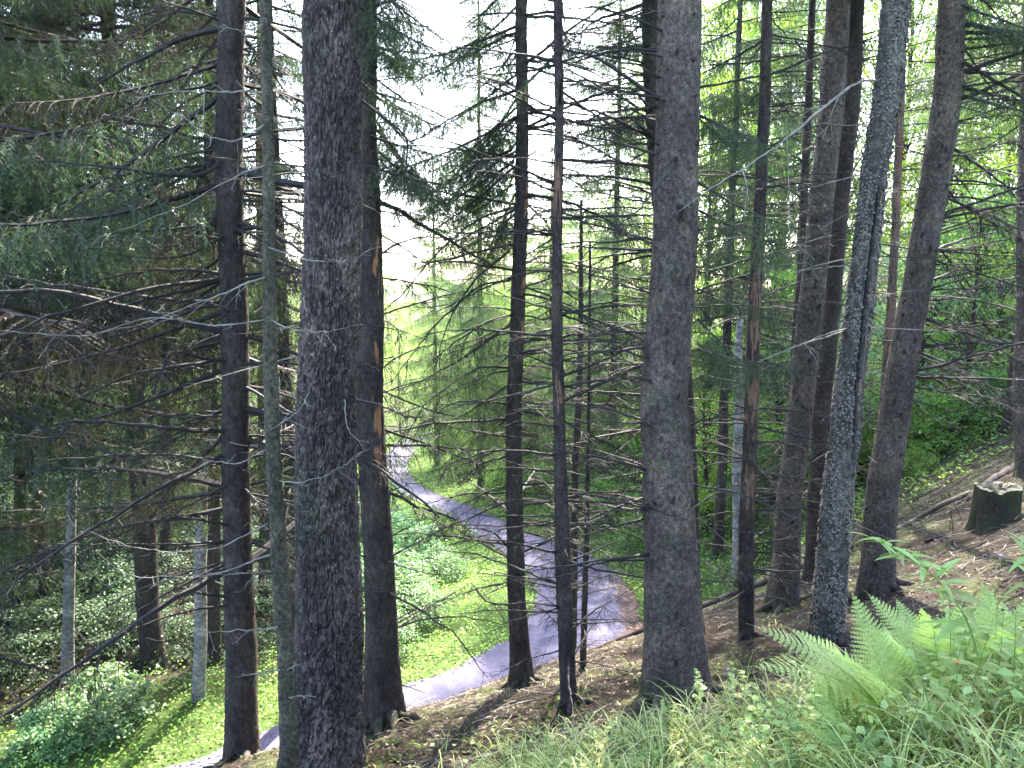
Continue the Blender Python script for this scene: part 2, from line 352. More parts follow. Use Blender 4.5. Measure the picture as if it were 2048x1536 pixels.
# ------------------------------------------------------------------ ground
def axis(lo, a, b, hi, fine, g=1.06):
    c = list(np.arange(a, b, fine)); s = fine; x = b
    while x < hi: c.append(x); s *= g; x += s
    c.append(hi); s = fine; x = a-fine
    while x > lo: c.insert(0, x); s *= g; x -= s
    c.insert(0, lo); return np.array(c)
ax = axis(-700, -4.5, 9, 700, .06, 1.05); ay = axis(-60, 1.5, 20, 900, .06, 1.05)
GX, GY = np.meshgrid(ax, ay); GZ = height(GX, GY)
rdg, sdg = road_dist(GX, GY)
mb = MB(); nx, ny = len(ax), len(ay)
i = np.arange(ny-1)[:, None]*nx; j = np.arange(nx-1)[None]
mb.add(np.stack([GX, GY, GZ], -1), np.stack([i+j, i+j+1, i+nx+j+1, i+nx+j], -1).reshape(-1, 4))
zn, dn = near_slope(GX, GY)
green = np.clip((GY-8.7-(GX+0)*.5)*.8, 0, 1)*np.clip(1.2-rdg*.03, .35, 1)
green = np.where((GX < -4) & (~sdg), np.clip(1.6-rdg*.5, .0, 1), green); green = np.where(GX > 6, green*np.clip((GY-17)/4, 0, 1), green)
g_near = np.clip((5.0-GY+.5*noise2(GX*2, GY*2, 4))*2, 0, 1)*np.clip((GX+.3)*2, 0, 1)*.6
green = np.clip(np.maximum(green, g_near), 0, 1)
structure('ground', mb.mesh('ground', ground_mat(), True, {'green': green.ravel()}))

# road
mb = MB(); nc = 15; V = []; lit = []
for k in range(260):
    for c in range(nc):
        f = c/(nc-1); p = pi_[k]*(1-f)+po_[k]*f
        e = .05*noise2(np.array([k*.31]), np.array([f*3.]), 2)[0]+.035*noise2(np.array([k*.9]), np.array([f*3.]), 6)[0]
        if c in (0, nc-1): p = p+(po_[k]-pi_[k])/np.linalg.norm(po_[k]-pi_[k])*e*1.2
        V.append((p[0], p[1], road_z(p[1])+.012+.02*math.sin(math.pi*f)))
        inbend = math.exp(-((p[1]-17.3)/2.6)**2)
        lit.append(max(inbend*max(0, (f-.62)*3.2), .55*max(0, (abs(f-.5)-.44)*14)))
i = np.arange(259)[:, None]*nc; j = np.arange(nc-1)[None]
mb.add(V, np.stack([i+j, i+j+1, i+nc+j+1, i+nc+j], -1).reshape(-1, 4))
structure('road', mb.mesh('road', asphalt_mat(), True, {'litter': np.array(lit)}))

# ------------------------------------------------------------------ trunks
def trunk_mesh(name, P, rad, mat, nseg, step, style, knots=(), moss_h=.5, peel=None, flare=.35, seed=1, crack=None):
    """P: path points (world), rad: radii. dense rings from the ground up to frame height, coarse above"""
    P = np.asarray(P, float); rad = np.asarray(rad, float)
    base = P[0].copy(); zz = P[:, 2]-base[2]; top = zz[-1]
    vis = min(top, 3.2-base[2]+.12*base[1]+.36*base[1]*0)
    vis = min(top, base[1]*.36-base[2]+.8)
    z = np.concatenate([np.arange(0, vis, step), np.linspace(vis, top, 24) if top > vis+.1 else [top]])
    X = np.interp(z, zz, P[:, 0]); Y = np.interp(z, zz, P[:, 1]); r = np.interp(z, zz, rad)
    wob = .25*r.mean()
    X = X + wob*noise2(z*.7, z*0+seed, seed) + .3*wob*noise2(z*2.3, z*0, seed+3); Y = Y + wob*noise2(z*.7, z*0+9, seed+1)
    th = np.arange(nseg)/nseg*2*np.pi
    TH, Z = np.meshgrid(th, z); Rr = np.repeat(r[:, None], nseg, 1); bark_dark = np.zeros_like(Rr)
    cx, sy = np.cos(TH), np.sin(TH)
    # root flare with lobes
    fl = np.exp(-Z/(rad[0]*1.7))*flare
    lob = .55+.45*np.cos(TH*4+seed*1.7+.6*np.sin(TH*2+seed))
    Rr = Rr*(1+fl*lob*1.6)
    q = rad[0]
    Rr = Rr*(1+.05*noise3(cx*1.5, sy*1.5, Z*.8, seed+5))
    if style == 'fissured':
        u = TH*q*1.0
        w = .03*noise3(cx*3, sy*3, Z*5, seed)
        n1 = noise3(cx*q*75+w*20, sy*q*75, Z*18+noise3(cx*4, sy*4, Z*2, 3)*1.2, seed+1)
        n2 = noise3(cx*q*130, sy*q*130, Z*40, seed+2)
        ridge = 1-np.abs(n1)*2.2
        crack_d = np.clip(ridge-.35, 0, 1); bark_dark = np.clip(crack_d*2.0-.2, 0, 1)*.7
        Rr = Rr - .03*crack_d**1.0 + .007*n2 + .006*np.round(noise3(cx*q*30, sy*q*30, Z*11, seed+8)*3)/3
    elif style == 'flaky':
        n1 = noise3(cx*q*60, sy*q*60, Z*40, seed+1); n2 = noise3(cx*q*25, sy*q*25, Z*16, seed+2)
        Rr = Rr + .009*np.clip(n1, -.2, 1) + .008*n2
    else:
        n1 = noise3(cx*q*70, sy*q*70, Z*45, seed+1); n2 = noise3(cx*q*22, sy*q*22, Z*12, seed+2)
        Rr = Rr + .0035*np.clip(n1, -.3, 1) + .004*n2
    if crack is not None:
        for (z0, z1, t0) in crack:
            dt = (TH-(t0+.25*np.sin(Z*1.3))+np.pi) % (2*np.pi)-np.pi
            inz = np.clip((Z-z0)*3, 0, 1)*np.clip((z1-Z)*3, 0, 1)
            Rr = Rr - .045*np.exp(-(dt/.1)**2)*inz + .012*np.exp(-((np.abs(dt)-.27)/.1)**2)*inz; bark_dark = np.maximum(bark_dark, np.exp(-(dt/.09)**2)*inz*.9)
    for (kz, kt, ks) in knots:
        dt = ((TH-kt+np.pi) % (2*np.pi)-np.pi)*q
        g = np.exp(-(dt**2+(Z-kz)**2*.7)/(ks*ks)); Rr = Rr + ks*.45*g; bark_dark = np.maximum(bark_dark, np.clip((g-.4)*2.6+.9*noise3(cx*14, sy*14, Z*34, 2)*(g > .15), 0, 1)*.9)
    V = np.stack([X[:, None]+cx*Rr, Y[:, None]+sy*Rr, np.repeat((z+base[2])[:, None], nseg, 1)], -1)
    m = len(z); mb = MB()
    i = np.arange(m-1)[:, None]*nseg; j = np.arange(nseg)[None]
    mb.add(V.reshape(-1, 3)-base, np.stack([i+j, i+(j+1) % nseg, i+nseg+(j+1) % nseg, i+nseg+j], -1).reshape(-1, 4))
    zf = Z.ravel(); moss = np.clip((moss_h-zf)/max(moss_h, .01)*1.6+.6*noise3(cx*3, sy*3, Z*5, 7).ravel(), 0, 1)*.85*(moss_h > .01)
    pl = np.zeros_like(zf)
    if peel:  # patches of missing bark, and the painted sun flecks
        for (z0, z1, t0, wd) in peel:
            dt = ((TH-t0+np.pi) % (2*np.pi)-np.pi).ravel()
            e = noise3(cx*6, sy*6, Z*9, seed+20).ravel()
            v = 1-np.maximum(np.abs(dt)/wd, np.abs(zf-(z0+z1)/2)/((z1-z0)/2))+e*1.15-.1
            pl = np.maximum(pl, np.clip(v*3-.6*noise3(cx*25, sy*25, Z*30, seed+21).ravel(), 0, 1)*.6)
    ctr = lambda zq: np.array([np.interp(zq, z, X), np.interp(zq, z, Y), zq+base[2]])-base
    return mb.mesh(name, mat, True, {'moss': moss, 'peel': pl, 'bark_dark': bark_dark.ravel()}), base, ctr, (lambda zq: float(np.interp(zq, zz, rad)))

# ---- shared dead branches, unit length along +X
def dead_branch_mesh(seed, kind='plain', mat=None, nseg=5):
    r = np.random.default_rng(seed); mb = MB()
    n = 14; x = np.linspace(0, 1, n)
    bend = r.uniform(-.16, .12); up = r.uniform(-.02, .1)
    z = up*np.sin(x*np.pi)+bend*x*x + .012*np.cumsum(r.normal(0, .6, n))
    y = .1*r.normal()*x*x + .012*np.cumsum(r.normal(0, .6, n))
    z -= z[0]; y -= y[0]
    P = np.stack([x, y, z], -1)
    r0 = .012 if kind != 'thick' else .02
    tube(mb, P, r0*(1-x*.85)+.0012, nseg)
    nt = {'plain': 7, 'twiggy': 22, 'thick': 14, 'bare': 3}[kind]
    for k in range(nt):
        f = r.uniform(.15, .97); i = f*(n-1); a = P[int(i)]+(P[min(int(i)+1, n-1)]-P[int(i)])*(i % 1)
        L = r.uniform(.08, .3)*(1.15-f*.7); sd = r.choice([-1, 1])
        d = np.array([r.uniform(.4, 1), sd*r.uniform(.5, 1), r.uniform(-.75, .2)]); d /= np.linalg.norm(d)
        t = np.linspace(0, 1, 5)[:, None]
        Q = a+d*L*t+np.array([0, 0, -1])*L*.35*t*t*r.uniform(-.4, 1)+r.normal(0, .006, (5, 3))*t
        tube(mb, Q, (.0035*(1-t[:, 0]*.7)), 3, cap=False)
        if kind in ('twiggy', 'thick'):
            for q in range(3):
                g = Q[r.integers(1, 5)]; d2 = d+r.normal(0, .6, 3); d2 /= np.linalg.norm(d2)
                tt = np.linspace(0, 1, 3)[:, None]
                tube(mb, g+d2*L*.45*tt+np.array([0, 0, -.04])*tt*tt, .0018, 3, cap=False)
    return mb.mesh('dead_branch', mat or M_twig, False)
DB_plain = [dead_branch_mesh(100+i, 'plain') for i in range(8)]
DB_twig = [dead_branch_mesh(200+i, 'twiggy') for i in range(8)]
DB_thick = [dead_branch_mesh(300+i, 'thick') for i in range(4)]
DB_bare = [dead_branch_mesh(400+i, 'bare') for i in range(5)]
DB_pale = [dead_branch_mesh(500+i, 'plain', M_palet) for i in range(5)]
# stub of a broken branch with its dark collar
mb = MB(); tube(mb, [(-.2, 0, 0), (.15, 0, .02), (.5, .05, .06), (.9, .02, .1), (1.4, .05, .05)], [.75, .6, .35, .28, .2], 6); STUB = mb.mesh('stub', M_knot)

# ---- live spruce branches, length ~2 units along +X
def needle_strip(mb, P, w, seg=.045, r=None):
    """ragged needle triangles both sides of the path P"""
    P = np.asarray(P, float); L = np.linalg.norm(np.diff(P, axis=0), axis=1).sum(); m = max(2, int(L/seg))
    u = np.linspace(0, 1, len(P)); s = np.linspace(0, 1, m+1)
    Q = np.stack([np.interp(s, u, P[:, c]) for c in range(3)], -1)
    T = Q[1:]-Q[:-1]; T = T/(np.linalg.norm(T, axis=1)[:, None]+1e-9)
    rv = r.normal(0, 1, 3); A = np.cross(T, rv); A /= np.linalg.norm(A, axis=1)[:, None]+1e-9
    A = A + r.normal(0, .35, A.shape)
    a, b = Q[:-1], Q[:-1]+(Q[1:]-Q[:-1])*.55
    ww = w*r.uniform(.7, 1.2, (m, 1))
    t1 = a+T*seg*1.3+A*ww; t2 = a+T*seg*1.3-A*ww
    V = np.concatenate([a, b, t1, a, b, t2]); k = np.arange(m)
    mb.add(V, None, np.concatenate([np.stack([k, k+m, k+2*m], -1), np.stack([k+3*m, k+4*m, k+5*m], -1)]))
def live_branch(seed, hang=.3, nside=15, seg=.03, w=.022, droop=.25, mats=None, dens=1.0):
    r = np.random.default_rng(seed); mb = MB(); wd = MB()
    n = 16; x = np.linspace(0, 1, n)
    z = -droop*x*1.6+.35*droop*x**3*2; y = .08*r.normal()*x*x
    P = np.stack([x*2, y*2, z], -1) + np.cumsum(r.normal(0, .006, (n, 3)), 0)
    tube(wd, P, .022*(1-x*.9)+.002, 4, cap=False)
    for k in range(nside*2):
        f = .1+.88*(k//2)/nside+r.uniform(-.02, .02); i = min(f, .999)*(n-1); a = P[int(i)]+(P[min(int(i)+1, n-1)]-P[int(i)])*(i % 1)
        sd = 1 if k % 2 else -1; L = (.62*(1-f)**.7+.12)*r.uniform(.6, 1.1)
        d = np.array([r.uniform(.6, 1.1), sd, r.uniform(-.25, .05)]); d /= np.linalg.norm(d)
        t = np.linspace(0, 1, 6)[:, None]
        Q = a+d*L*t+np.array([0, 0, -1.0])*L*.35*t*t
        needle_strip(mb, Q, w, seg, r); tube(wd, Q, .004*(1-t[:, 0]*.7), 3, cap=False)
        nh = int(dens*L/.055)
        for q in range(nh):
            g = a+d*L*((q+.5)/nh)+np.array([0, 0, -1.0])*L*.35*((q+.5)/nh)**2
            hl = hang*r.uniform(.35, 1.15)*(1-.4*q/nh)
            d2 = np.array([r.normal(0, .3), r.normal(0, .3), -1])
            tt = np.linspace(0, 1, 4)[:, None]
            needle_strip(mb, g+d2*hl*tt+np.array([.25, sd*.25, 0])*hl*(tt-tt*tt), w*.85, seg, r)
    needle_strip(mb, P[int(n*.3):], w*1.2, seg, r)
    nv = mb.n; me = None
    # one mesh, two materials
    fb = MB(); fb.add(np.concatenate(mb.v), None, np.concatenate(mb.t)); nt = sum(len(t) for t in mb.t)
    fb.add(np.concatenate(wd.v), np.concatenate(wd.q)); 
    me = fb.mesh('spruce_branch', list(mats or (M_needle, M_twig)))
    nq = sum(len(t) for t in fb.q)
    mi = np.zeros(nq+nt, np.int32); mi[:nq] = 1; me.polygons.foreach_set('material_index', mi)
    return me
LB_hang = [live_branch(600+i, hang=.42, droop=.3) for i in range(4)]
LB_flat = [live_branch(620+i, hang=.14, droop=.18, dens=1.2) for i in range(4)]
LB_dead = [live_branch(640+i, hang=.26, droop=.3, w=.009, dens=.8, mats=(M_brownn, M_twig)) for i in range(3)]

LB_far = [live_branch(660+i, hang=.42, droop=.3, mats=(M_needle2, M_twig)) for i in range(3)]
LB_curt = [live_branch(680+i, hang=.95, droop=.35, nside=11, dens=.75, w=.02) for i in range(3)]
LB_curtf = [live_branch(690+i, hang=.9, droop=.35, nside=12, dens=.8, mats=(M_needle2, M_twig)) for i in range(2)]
def branch_M(loc, az, el, L, roll=0.0, sc=None):
    return Matrix.Translation(Vector(loc)) @ Matrix.Rotation(az, 4, 'Z') @ Matrix.Rotation(-el, 4, 'Y') @ Matrix.Rotation(roll, 4, 'X') @ Matrix.Diagonal((L, sc or L, sc or L, 1))
def add_branches(root, ctr, rf, z0, z1, n, pool, Lr=(.4, 1.2), el=(-.25, .2), az=None, name='branch', whorl=.35, r=rnd, thick=1.0):
    k = 0; z = z0
    while k < n:
        zz = z0+(z1-z0)*(k/n)+r.uniform(-.06, .06)
        if whorl: zz = round(zz/whorl)*whorl*1.0+r.uniform(-.05, .05) if r.random() < .7 else zz
        zz = min(max(zz, z0), z1)
        a = r.uniform(0, 2*math.pi) if az is None else r.uniform(*az)
        if az is None and abs(a-4.71) < .75 and r.random() < .85: a = r.choice((r.uniform(2.6, 3.9), r.uniform(-.8, .6)))
        L = Lr[0]*.6+(Lr[1]*1.1-Lr[0]*.6)*r.random()**1.6
        p = ctr(zz); rr = rf(zz)*.8
        me = r.choice(pool)
        link(name, me, root, M=branch_M((p[0]+math.cos(a)*rr, p[1]+math.sin(a)*rr, p[2]), a, r.uniform(*el), L, r.uniform(-.3, .3), L*thick))
        k += 1
def add_stubs(root, ctr, rf, z0, z1, n, size=.018, r=rnd):
    for k in range(n):
        zz = r.uniform(z0, z1); a = r.uniform(math.pi, 2*math.pi) if r.random() < .7 else r.uniform(0, math.pi)
        p = ctr(zz); rr = rf(zz)*.97; s = size*r.uniform(.6, 1.5)
        link('branch_stub', STUB, root, M=branch_M((p[0]+math.cos(a)*rr, p[1]+math.sin(a)*rr, p[2]), a, r.uniform(-.4, .3), s))

def px_tree(label, pix, Y, mat, style='scaly', nseg=48, step=.03, top=9.0, basez=None, name='spruce_tree', **kw):
    """pix: [(px, py, width_px)...] from the top downwards, in a plane at depth Y (lean per metre in y allowed)"""
    pix = sorted(pix, key=lambda p: -p[1]); pts = []; rad = []
    for (px, py, w) in pix:
        p = at(px, py, Y); depth = Y*cP-p[2]*sP
        pts.append(p); rad.append(w/2*depth/FPX)
    P = np.array(pts)
    # extend down to the ground
    dz = P[1]-P[0]; s0 = dz/dz[2]
    hz = H(P[0][0], Y)-.12
    if P[0][2] > hz: P = np.vstack([P[0]+s0*(hz-P[0][2]), P]); rad = [rad[0]*1.04]+rad
    else: P[0] = P[0]+s0*(hz-P[0][2])
    s1 = (P[-1]-P[-2]); s1 = s1/s1[2]
    if top > P[-1][2]+.5: P = np.vstack([P, P[-1]+s1*(top-P[-1][2])]); rad = rad+[rad[-1]*max(.45, 1-.05*(top-P[-2][2]))]
    me, base, ctr, rf = trunk_mesh(name+'_trunk', P, rad, mat, nseg, step, style, **kw)
    root = thing(name, label, 'tree', base)
    link('trunk', me, root)
    root['_'] = 0; del root['_']
    hz_ = -base[2]
    return root, ctr, rf, base
def zpx(py, Y, base):     # height above the tree's base of a picture row at depth Y
    return at(1024, py, Y)[2]-base[2]
def hand_branch(root, base, pts, r0, mat, twigs=0, seed=0, name='branch', Ys=None, needles=False, nseg=6):
    """pts: [(px,py,Y)...] real curve in space"""
    r = np.random.default_rng(seed+1)
    P = smooth_path([at(a, b, c) for a, b, c in pts], 8*len(pts))-np.array(base)
    n = len(P); u = np.linspace(0, 1, n)
    P = P + np.cumsum(r.normal(0, .004, P.shape), 0)*np.clip(u*4, 0, 1)[:, None]
    mb = MB(); tube(mb, P, r0*(1-u*.8)*(1+.15*r.normal(0, 1, n).clip(-1, 1)), nseg)
    L = np.linalg.norm(np.diff(P, axis=0), axis=1).sum()
    for k in range(twigs):
        i = r.integers(2, n-1); T = P[i]-P[i-1]; T /= np.linalg.norm(T)
        d = T*r.uniform(.3, 1)+r.normal(0, .6, 3)+np.array([0, 0, -.25]); d /= np.linalg.norm(d)
        l = L*r.uniform(.06, .22); t = np.linspace(0, 1, 6)[:, None]
        Q = P[i]+d*l*t+np.array([0, 0, -.3])*l*t*t+np.cumsum(r.normal(0, .004, (6, 3)), 0)*t
        tube(mb, Q, r0*.28*(1-t[:, 0]*.7)+.0008, 3, cap=False)
        for q in range(2):
            g = Q[r.integers(2, 6)]; d2 = d+r.normal(0, .5, 3); d2 /= np.linalg.norm(d2); tt = np.linspace(0, 1, 4)[:, None]
            tube(mb, g+d2*l*.4*tt, r0*.12+.0006, 3, cap=False)
    return link(name, mb.mesh('bough', mat, False), root)

UP2 = 2*math.pi
# A: the big fissured trunk
YA = 5.35
A, cA, rA, bA = px_tree('thickest dark trunk with deeply furrowed bark, left of the road',
    [(661, 0, 108), (664, 250, 112), (665, 500, 112), (662, 700, 116), (657, 900, 120), (650, 1100, 122), (648, 1300, 130), (652, 1536, 142)],
    YA, M_fiss, 'fissured', nseg=210, step=.013, name='larch_tree', moss_h=.0, flare=.3, seed=3)
add_branches(A, cA, rA, zpx(1300, YA, bA), zpx(60, YA, bA), 16, DB_pale+DB_bare, (.25, .8), (-.5, .3), thick=.6)
hand_branch(A, bA, [(722, 200, 5.3), (775, 240, 5.2), (818, 282, 5.2), (826, 330, 5.25), (815, 400, 5.3), (790, 470, 5.3)], .012, M_twig, 5, 1)
hand_branch(A, bA, [(820, 284, 5.2), (860, 262, 5.15), (902, 244, 5.1)], .006, M_twig, 2, 2)
hand_branch(A, bA, [(712, 800, 5.2), (770, 812, 5.1), (815, 828, 5.0), (880, 826, 5.0)], .009, M_twig, 4, 3)
hand_branch(A, bA, [(690, 800, 5.05), (695, 830, 4.95), (720, 870, 4.9), (745, 890, 4.9)], .005, M_palet, 1, 4)
# B: dark trunk left
YB = 6.9
B, cB, rB, bB = px_tree('straight dark trunk with thick bare boughs reaching left, left of the slender mossy trunk',
    [(462, 0, 52), (462, 250, 52), (466, 500, 50), (468, 700, 52), (472, 900, 54), (478, 1100, 56), (486, 1300, 60), (488, 1536, 62)],
    YB, M_dark, nseg=72, step=.02, moss_h=.0, seed=4)
for k, (pts, r0) in enumerate([
    ([(445, 322, 6.8), (400, 350, 6.6), (340, 348, 6.4), (240, 336, 6.2), (120, 322, 6.1), (40, 318, 6.0)], .022),
    ([(455, 722, 6.8), (405, 716, 6.6), (350, 712, 6.4), (325, 745, 6.3), (300, 800, 6.2)], .022),
    ([(450, 862, 6.8), (360, 858, 6.5), (250, 846, 6.3), (150, 838, 6.1), (110, 866, 6.0), (0, 858, 5.9)], .024),
    ([(455, 1050, 6.8), (400, 1040, 6.6), (335, 1024, 6.5)], .018),
    ([(455, 970, 6.8), (380, 1010, 6.6), (330, 1040, 6.5), (280, 1060, 6.4)], .012),
    ([(458, 1196, 6.8), (380, 1180, 6.6), (350, 1170, 6.5)], .016),
    ([(458, 1210, 6.8), (340, 1230, 6.6), (180, 1290, 6.2), (60, 1330, 6)], .012),
    ([(450, 470, 6.8), (380, 510, 6.6), (320, 515, 6.4), (230, 510, 6.3), (60, 470, 6.2)], .014),
    ([(450, 600, 6.8), (330, 640, 6.5), (200, 680, 6.2), (60, 700, 6.1)], .016),
    ([(480, 560, 6.8), (560, 552, 6.6), (605, 548, 6.5)], .02),
    ([(480, 460, 6.8), (540, 455, 6.7), (605, 442, 6.6)], .02),
    ([(455, 545, 6.8), (440, 585, 6.7), (360, 600, 6.5), (240, 640, 6.3), (170, 668, 6.2)], .013)]):
    hand_branch(B, bB, pts, r0, M_twig, 9, 20+k)
add_branches(B, cB, rB, zpx(1180, YB, bB), zpx(0, YB, bB), 140, DB_twig+DB_thick, (.6, 2.4), (-.5, .15), whorl=.25, thick=.8)
add_stubs(B, cB, rB, .5, 6, 20)
# C: thin mossy trunk in front of A
YC = 4.6
C, cC, rC, bC = px_tree('slender greenish mossy trunk with pale thin twigs, just left of the thickest trunk',
    [(528, 0, 21), (532, 200, 22), (537, 450, 24), (540, 700, 27), (546, 900, 29), (556, 1100, 31), (570, 1300, 34), (580, 1536, 38)],
    YC, M_mossy, knots=[(rnd.uniform(.1, 5.5), rnd.uniform(3.2, 6.2), .011) for _ in range(26)], nseg=48, step=.015, moss_h=.0, seed=8, flare=.1)
for k, (pts, r0) in enumerate([
    ([(538, 495, 4.55), (600, 518, 4.4), (650, 526, 4.3), (700, 522, 4.3), (760, 490, 4.4)], .0045),
    ([(542, 640, 4.55), (600, 662, 4.4), (660, 668, 4.3), (730, 655, 4.3)], .0045),
    ([(528, 640, 4.55), (420, 655, 4.5), (300, 645, 4.4), (150, 688, 4.3), (0, 682, 4.3)], .006),
    ([(530, 900, 4.55), (470, 928, 4.5), (415, 930, 4.45), (370, 924, 4.4)], .005),
    ([(560, 962, 4.55), (620, 966, 4.4), (680, 945, 4.3), (720, 930, 4.3)], .0045),
    ([(535, 1048, 4.55), (450, 1085, 4.5), (350, 1100, 4.4), (260, 1088, 4.4), (170, 1055, 4.4)], .005),
    ([(540, 1110, 4.55), (440, 1140, 4.5), (340, 1142, 4.4), (255, 1130, 4.4), (200, 1090, 4.4)], .0055),
    ([(542, 1143, 4.55), (430, 1150, 4.5), (330, 1130, 4.4)], .004),
    ([(555, 1255, 4.55), (500, 1266, 4.5), (440, 1268, 4.45), (388, 1265, 4.4)], .006),
    ([(560, 1340, 4.55), (520, 1350, 4.5), (470, 1358, 4.45)], .006),
    ([(575, 1340, 4.5), (590, 1332, 4.4), (608, 1322, 4.35)], .005),
    ([(578, 1395, 4.5), (600, 1394, 4.4), (628, 1392, 4.35)], .005),
    ([(525, 50, 4.55), (480, 52, 4.5), (420, 44, 4.4)], .006),
    ([(525, 185, 4.55), (450, 182, 4.5), (340, 185, 4.4), (250, 205, 4.3)], .006),
    ([(528, 250, 4.55), (480, 280, 4.5), (430, 275, 4.4), (350, 225, 4.3), (230, 165, 4.2)], .006),
    ([(530, 330, 4.55), (460, 360, 4.5), (330, 420, 4.4), (200, 470, 4.3)], .005),
    ([(530, 555, 4.55), (430, 590, 4.5), (300, 640, 4.4), (190, 672, 4.3)], .007),
    ([(540, 860, 4.55), (600, 830, 4.4), (620, 790, 4.4), (640, 740, 4.35)], .004)]):
    hand_branch(C, bC, pts, r0, M_palet, 5, 60+k)
add_stubs(C, cC, rC, .2, 5, 26, .008)
# D
YD = hit(770, 1440); 
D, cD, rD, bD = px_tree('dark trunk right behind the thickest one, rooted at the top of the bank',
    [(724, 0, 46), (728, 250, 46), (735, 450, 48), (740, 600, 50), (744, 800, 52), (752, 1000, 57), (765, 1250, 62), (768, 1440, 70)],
    YD, M_sunfleck, nseg=84, step=.02, moss_h=.12, flare=.45, seed=11, peel=[(4.3, 4.7, 5.45, .35), (2.95, 3.25, 5.45, .3), (2.55, 2.85, 5.45, .3), (3.6, 3.75, 5.4, .2)])  # orange patches are painted sun flecks on the right edge
add_branches(D, cD, rD, zpx(1350, YD, bD), zpx(0, YD, bD), 90, DB_plain+DB_bare+DB_twig, (.35, 1.2), (-.35, .35), thick=.8)
hand_branch(D, bD, [(775, 1075, 7.4), (820, 1055, 7.3), (850, 1043, 7.25)], .01, M_twig, 3, 90)
hand_branch(D, bD, [(770, 985, 7.4), (830, 965, 7.2), (880, 955, 7.1)], .009, M_twig, 4, 91)
hand_branch(D, bD, [(780, 1362, 7.3), (820, 1378, 7.0), (846, 1384, 6.9)], .01, M_twig, 1, 92)
# E
YE = hit(1040, 1372)
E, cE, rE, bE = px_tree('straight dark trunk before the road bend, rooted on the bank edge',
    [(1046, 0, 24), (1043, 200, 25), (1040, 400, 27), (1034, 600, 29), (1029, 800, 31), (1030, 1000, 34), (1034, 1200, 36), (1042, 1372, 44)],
    YE, M_sunfleck, nseg=72, step=.02, moss_h=.15, flare=.6, seed=14, peel=[(6.2, 6.4, 5.5, .3), (5.2, 5.5, 5.5, .3), (3.9, 4.1, 5.5, .3), (4.4, 4.55, 5.5, .25)])  # painted sun flecks along the right side, not bare wood
add_branches(E, cE, rE, zpx(1180, YE, bE), zpx(0, YE, bE), 170, DB_twig+DB_plain, (.5, 1.5), (-.45, .2), whorl=.22, thick=.9)
for k, pts in enumerate([
    [(1025, 415, YE), (960, 440, YE-.3), (880, 500, YE-.6), (800, 590, YE-.8), (742, 650, YE-.9)],
    [(1022, 560, YE), (960, 575, YE-.2), (880, 640, YE-.5), (830, 700, YE-.7), (780, 770, YE-.8)],
    [(1020, 735, YE), (950, 738, YE-.2), (880, 780, YE-.4), (830, 830, YE-.6), (800, 900, YE-.7)],
    [(1020, 810, YE), (960, 800, YE-.2), (900, 810, YE-.4), (850, 850, YE-.6)],
    [(1020, 500, YE), (950, 560, YE-.3), (900, 650, YE-.5), (870, 760, YE-.6)],
    [(1020, 1098, YE), (980, 1060, YE-.2), (936, 1053, YE-.4), (930, 1070, YE-.4)],
    [(1022, 1210, YE), (970, 1200, YE-.3), (940, 1170, YE-.5)],
    [(1022, 300, YE), (960, 330, YE-.3), (900, 400, YE-.5), (840, 440, YE-.7)]]):
    hand_branch(E, bE, pts, .013, M_twig, 12, 110+k)
# F
YF = hit(1135, 1405)
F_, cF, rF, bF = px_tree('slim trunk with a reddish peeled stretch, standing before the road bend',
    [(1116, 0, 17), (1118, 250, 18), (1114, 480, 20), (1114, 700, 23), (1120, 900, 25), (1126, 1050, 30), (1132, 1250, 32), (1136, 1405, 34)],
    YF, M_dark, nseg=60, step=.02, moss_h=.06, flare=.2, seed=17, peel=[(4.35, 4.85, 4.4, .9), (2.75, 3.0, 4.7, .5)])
add_branches(F_, cF, rF, zpx(1330, YF, bF), zpx(0, YF, bF), 170, DB_twig+DB_plain, (.35, 1.1), (-.3, .25), whorl=.2, thick=.9)
# G, G2: thin dark poles
YG = hit(1160, 1336)
G, cG, rG, bG = px_tree('thinnest upright dead pole at the bank edge right of the slim trunk',
    [(1178, 700, 5), (1176, 900, 8), (1172, 1100, 11), (1166, 1336, 13)], YG, M_dark, nseg=20, step=.05, top=0.4, moss_h=.0, flare=.1, seed=19)
add_branches(G, cG, rG, .5, zpx(720, YG, bG), 60, DB_plain, (.2, .8), (-.2, .3), whorl=.2, thick=.7)
YG2 = 11.0
G2, cG2, rG2, bG2 = px_tree('thin dead pole rising beside the slim trunk, half hidden by it',
    [(1163, 400, 5), (1162, 600, 9), (1158, 800, 13), (1150, 1000, 15), (1146, 1200, 17)], YG2, M_dark, nseg=20, step=.05, top=1.6, moss_h=.0, flare=.1, seed=20)
add_branches(G2, cG2, rG2, 2, zpx(400, YG2, bG2), 90, DB_plain+DB_twig, (.3, 1.0), (-.25, .3), whorl=.2, thick=.8)
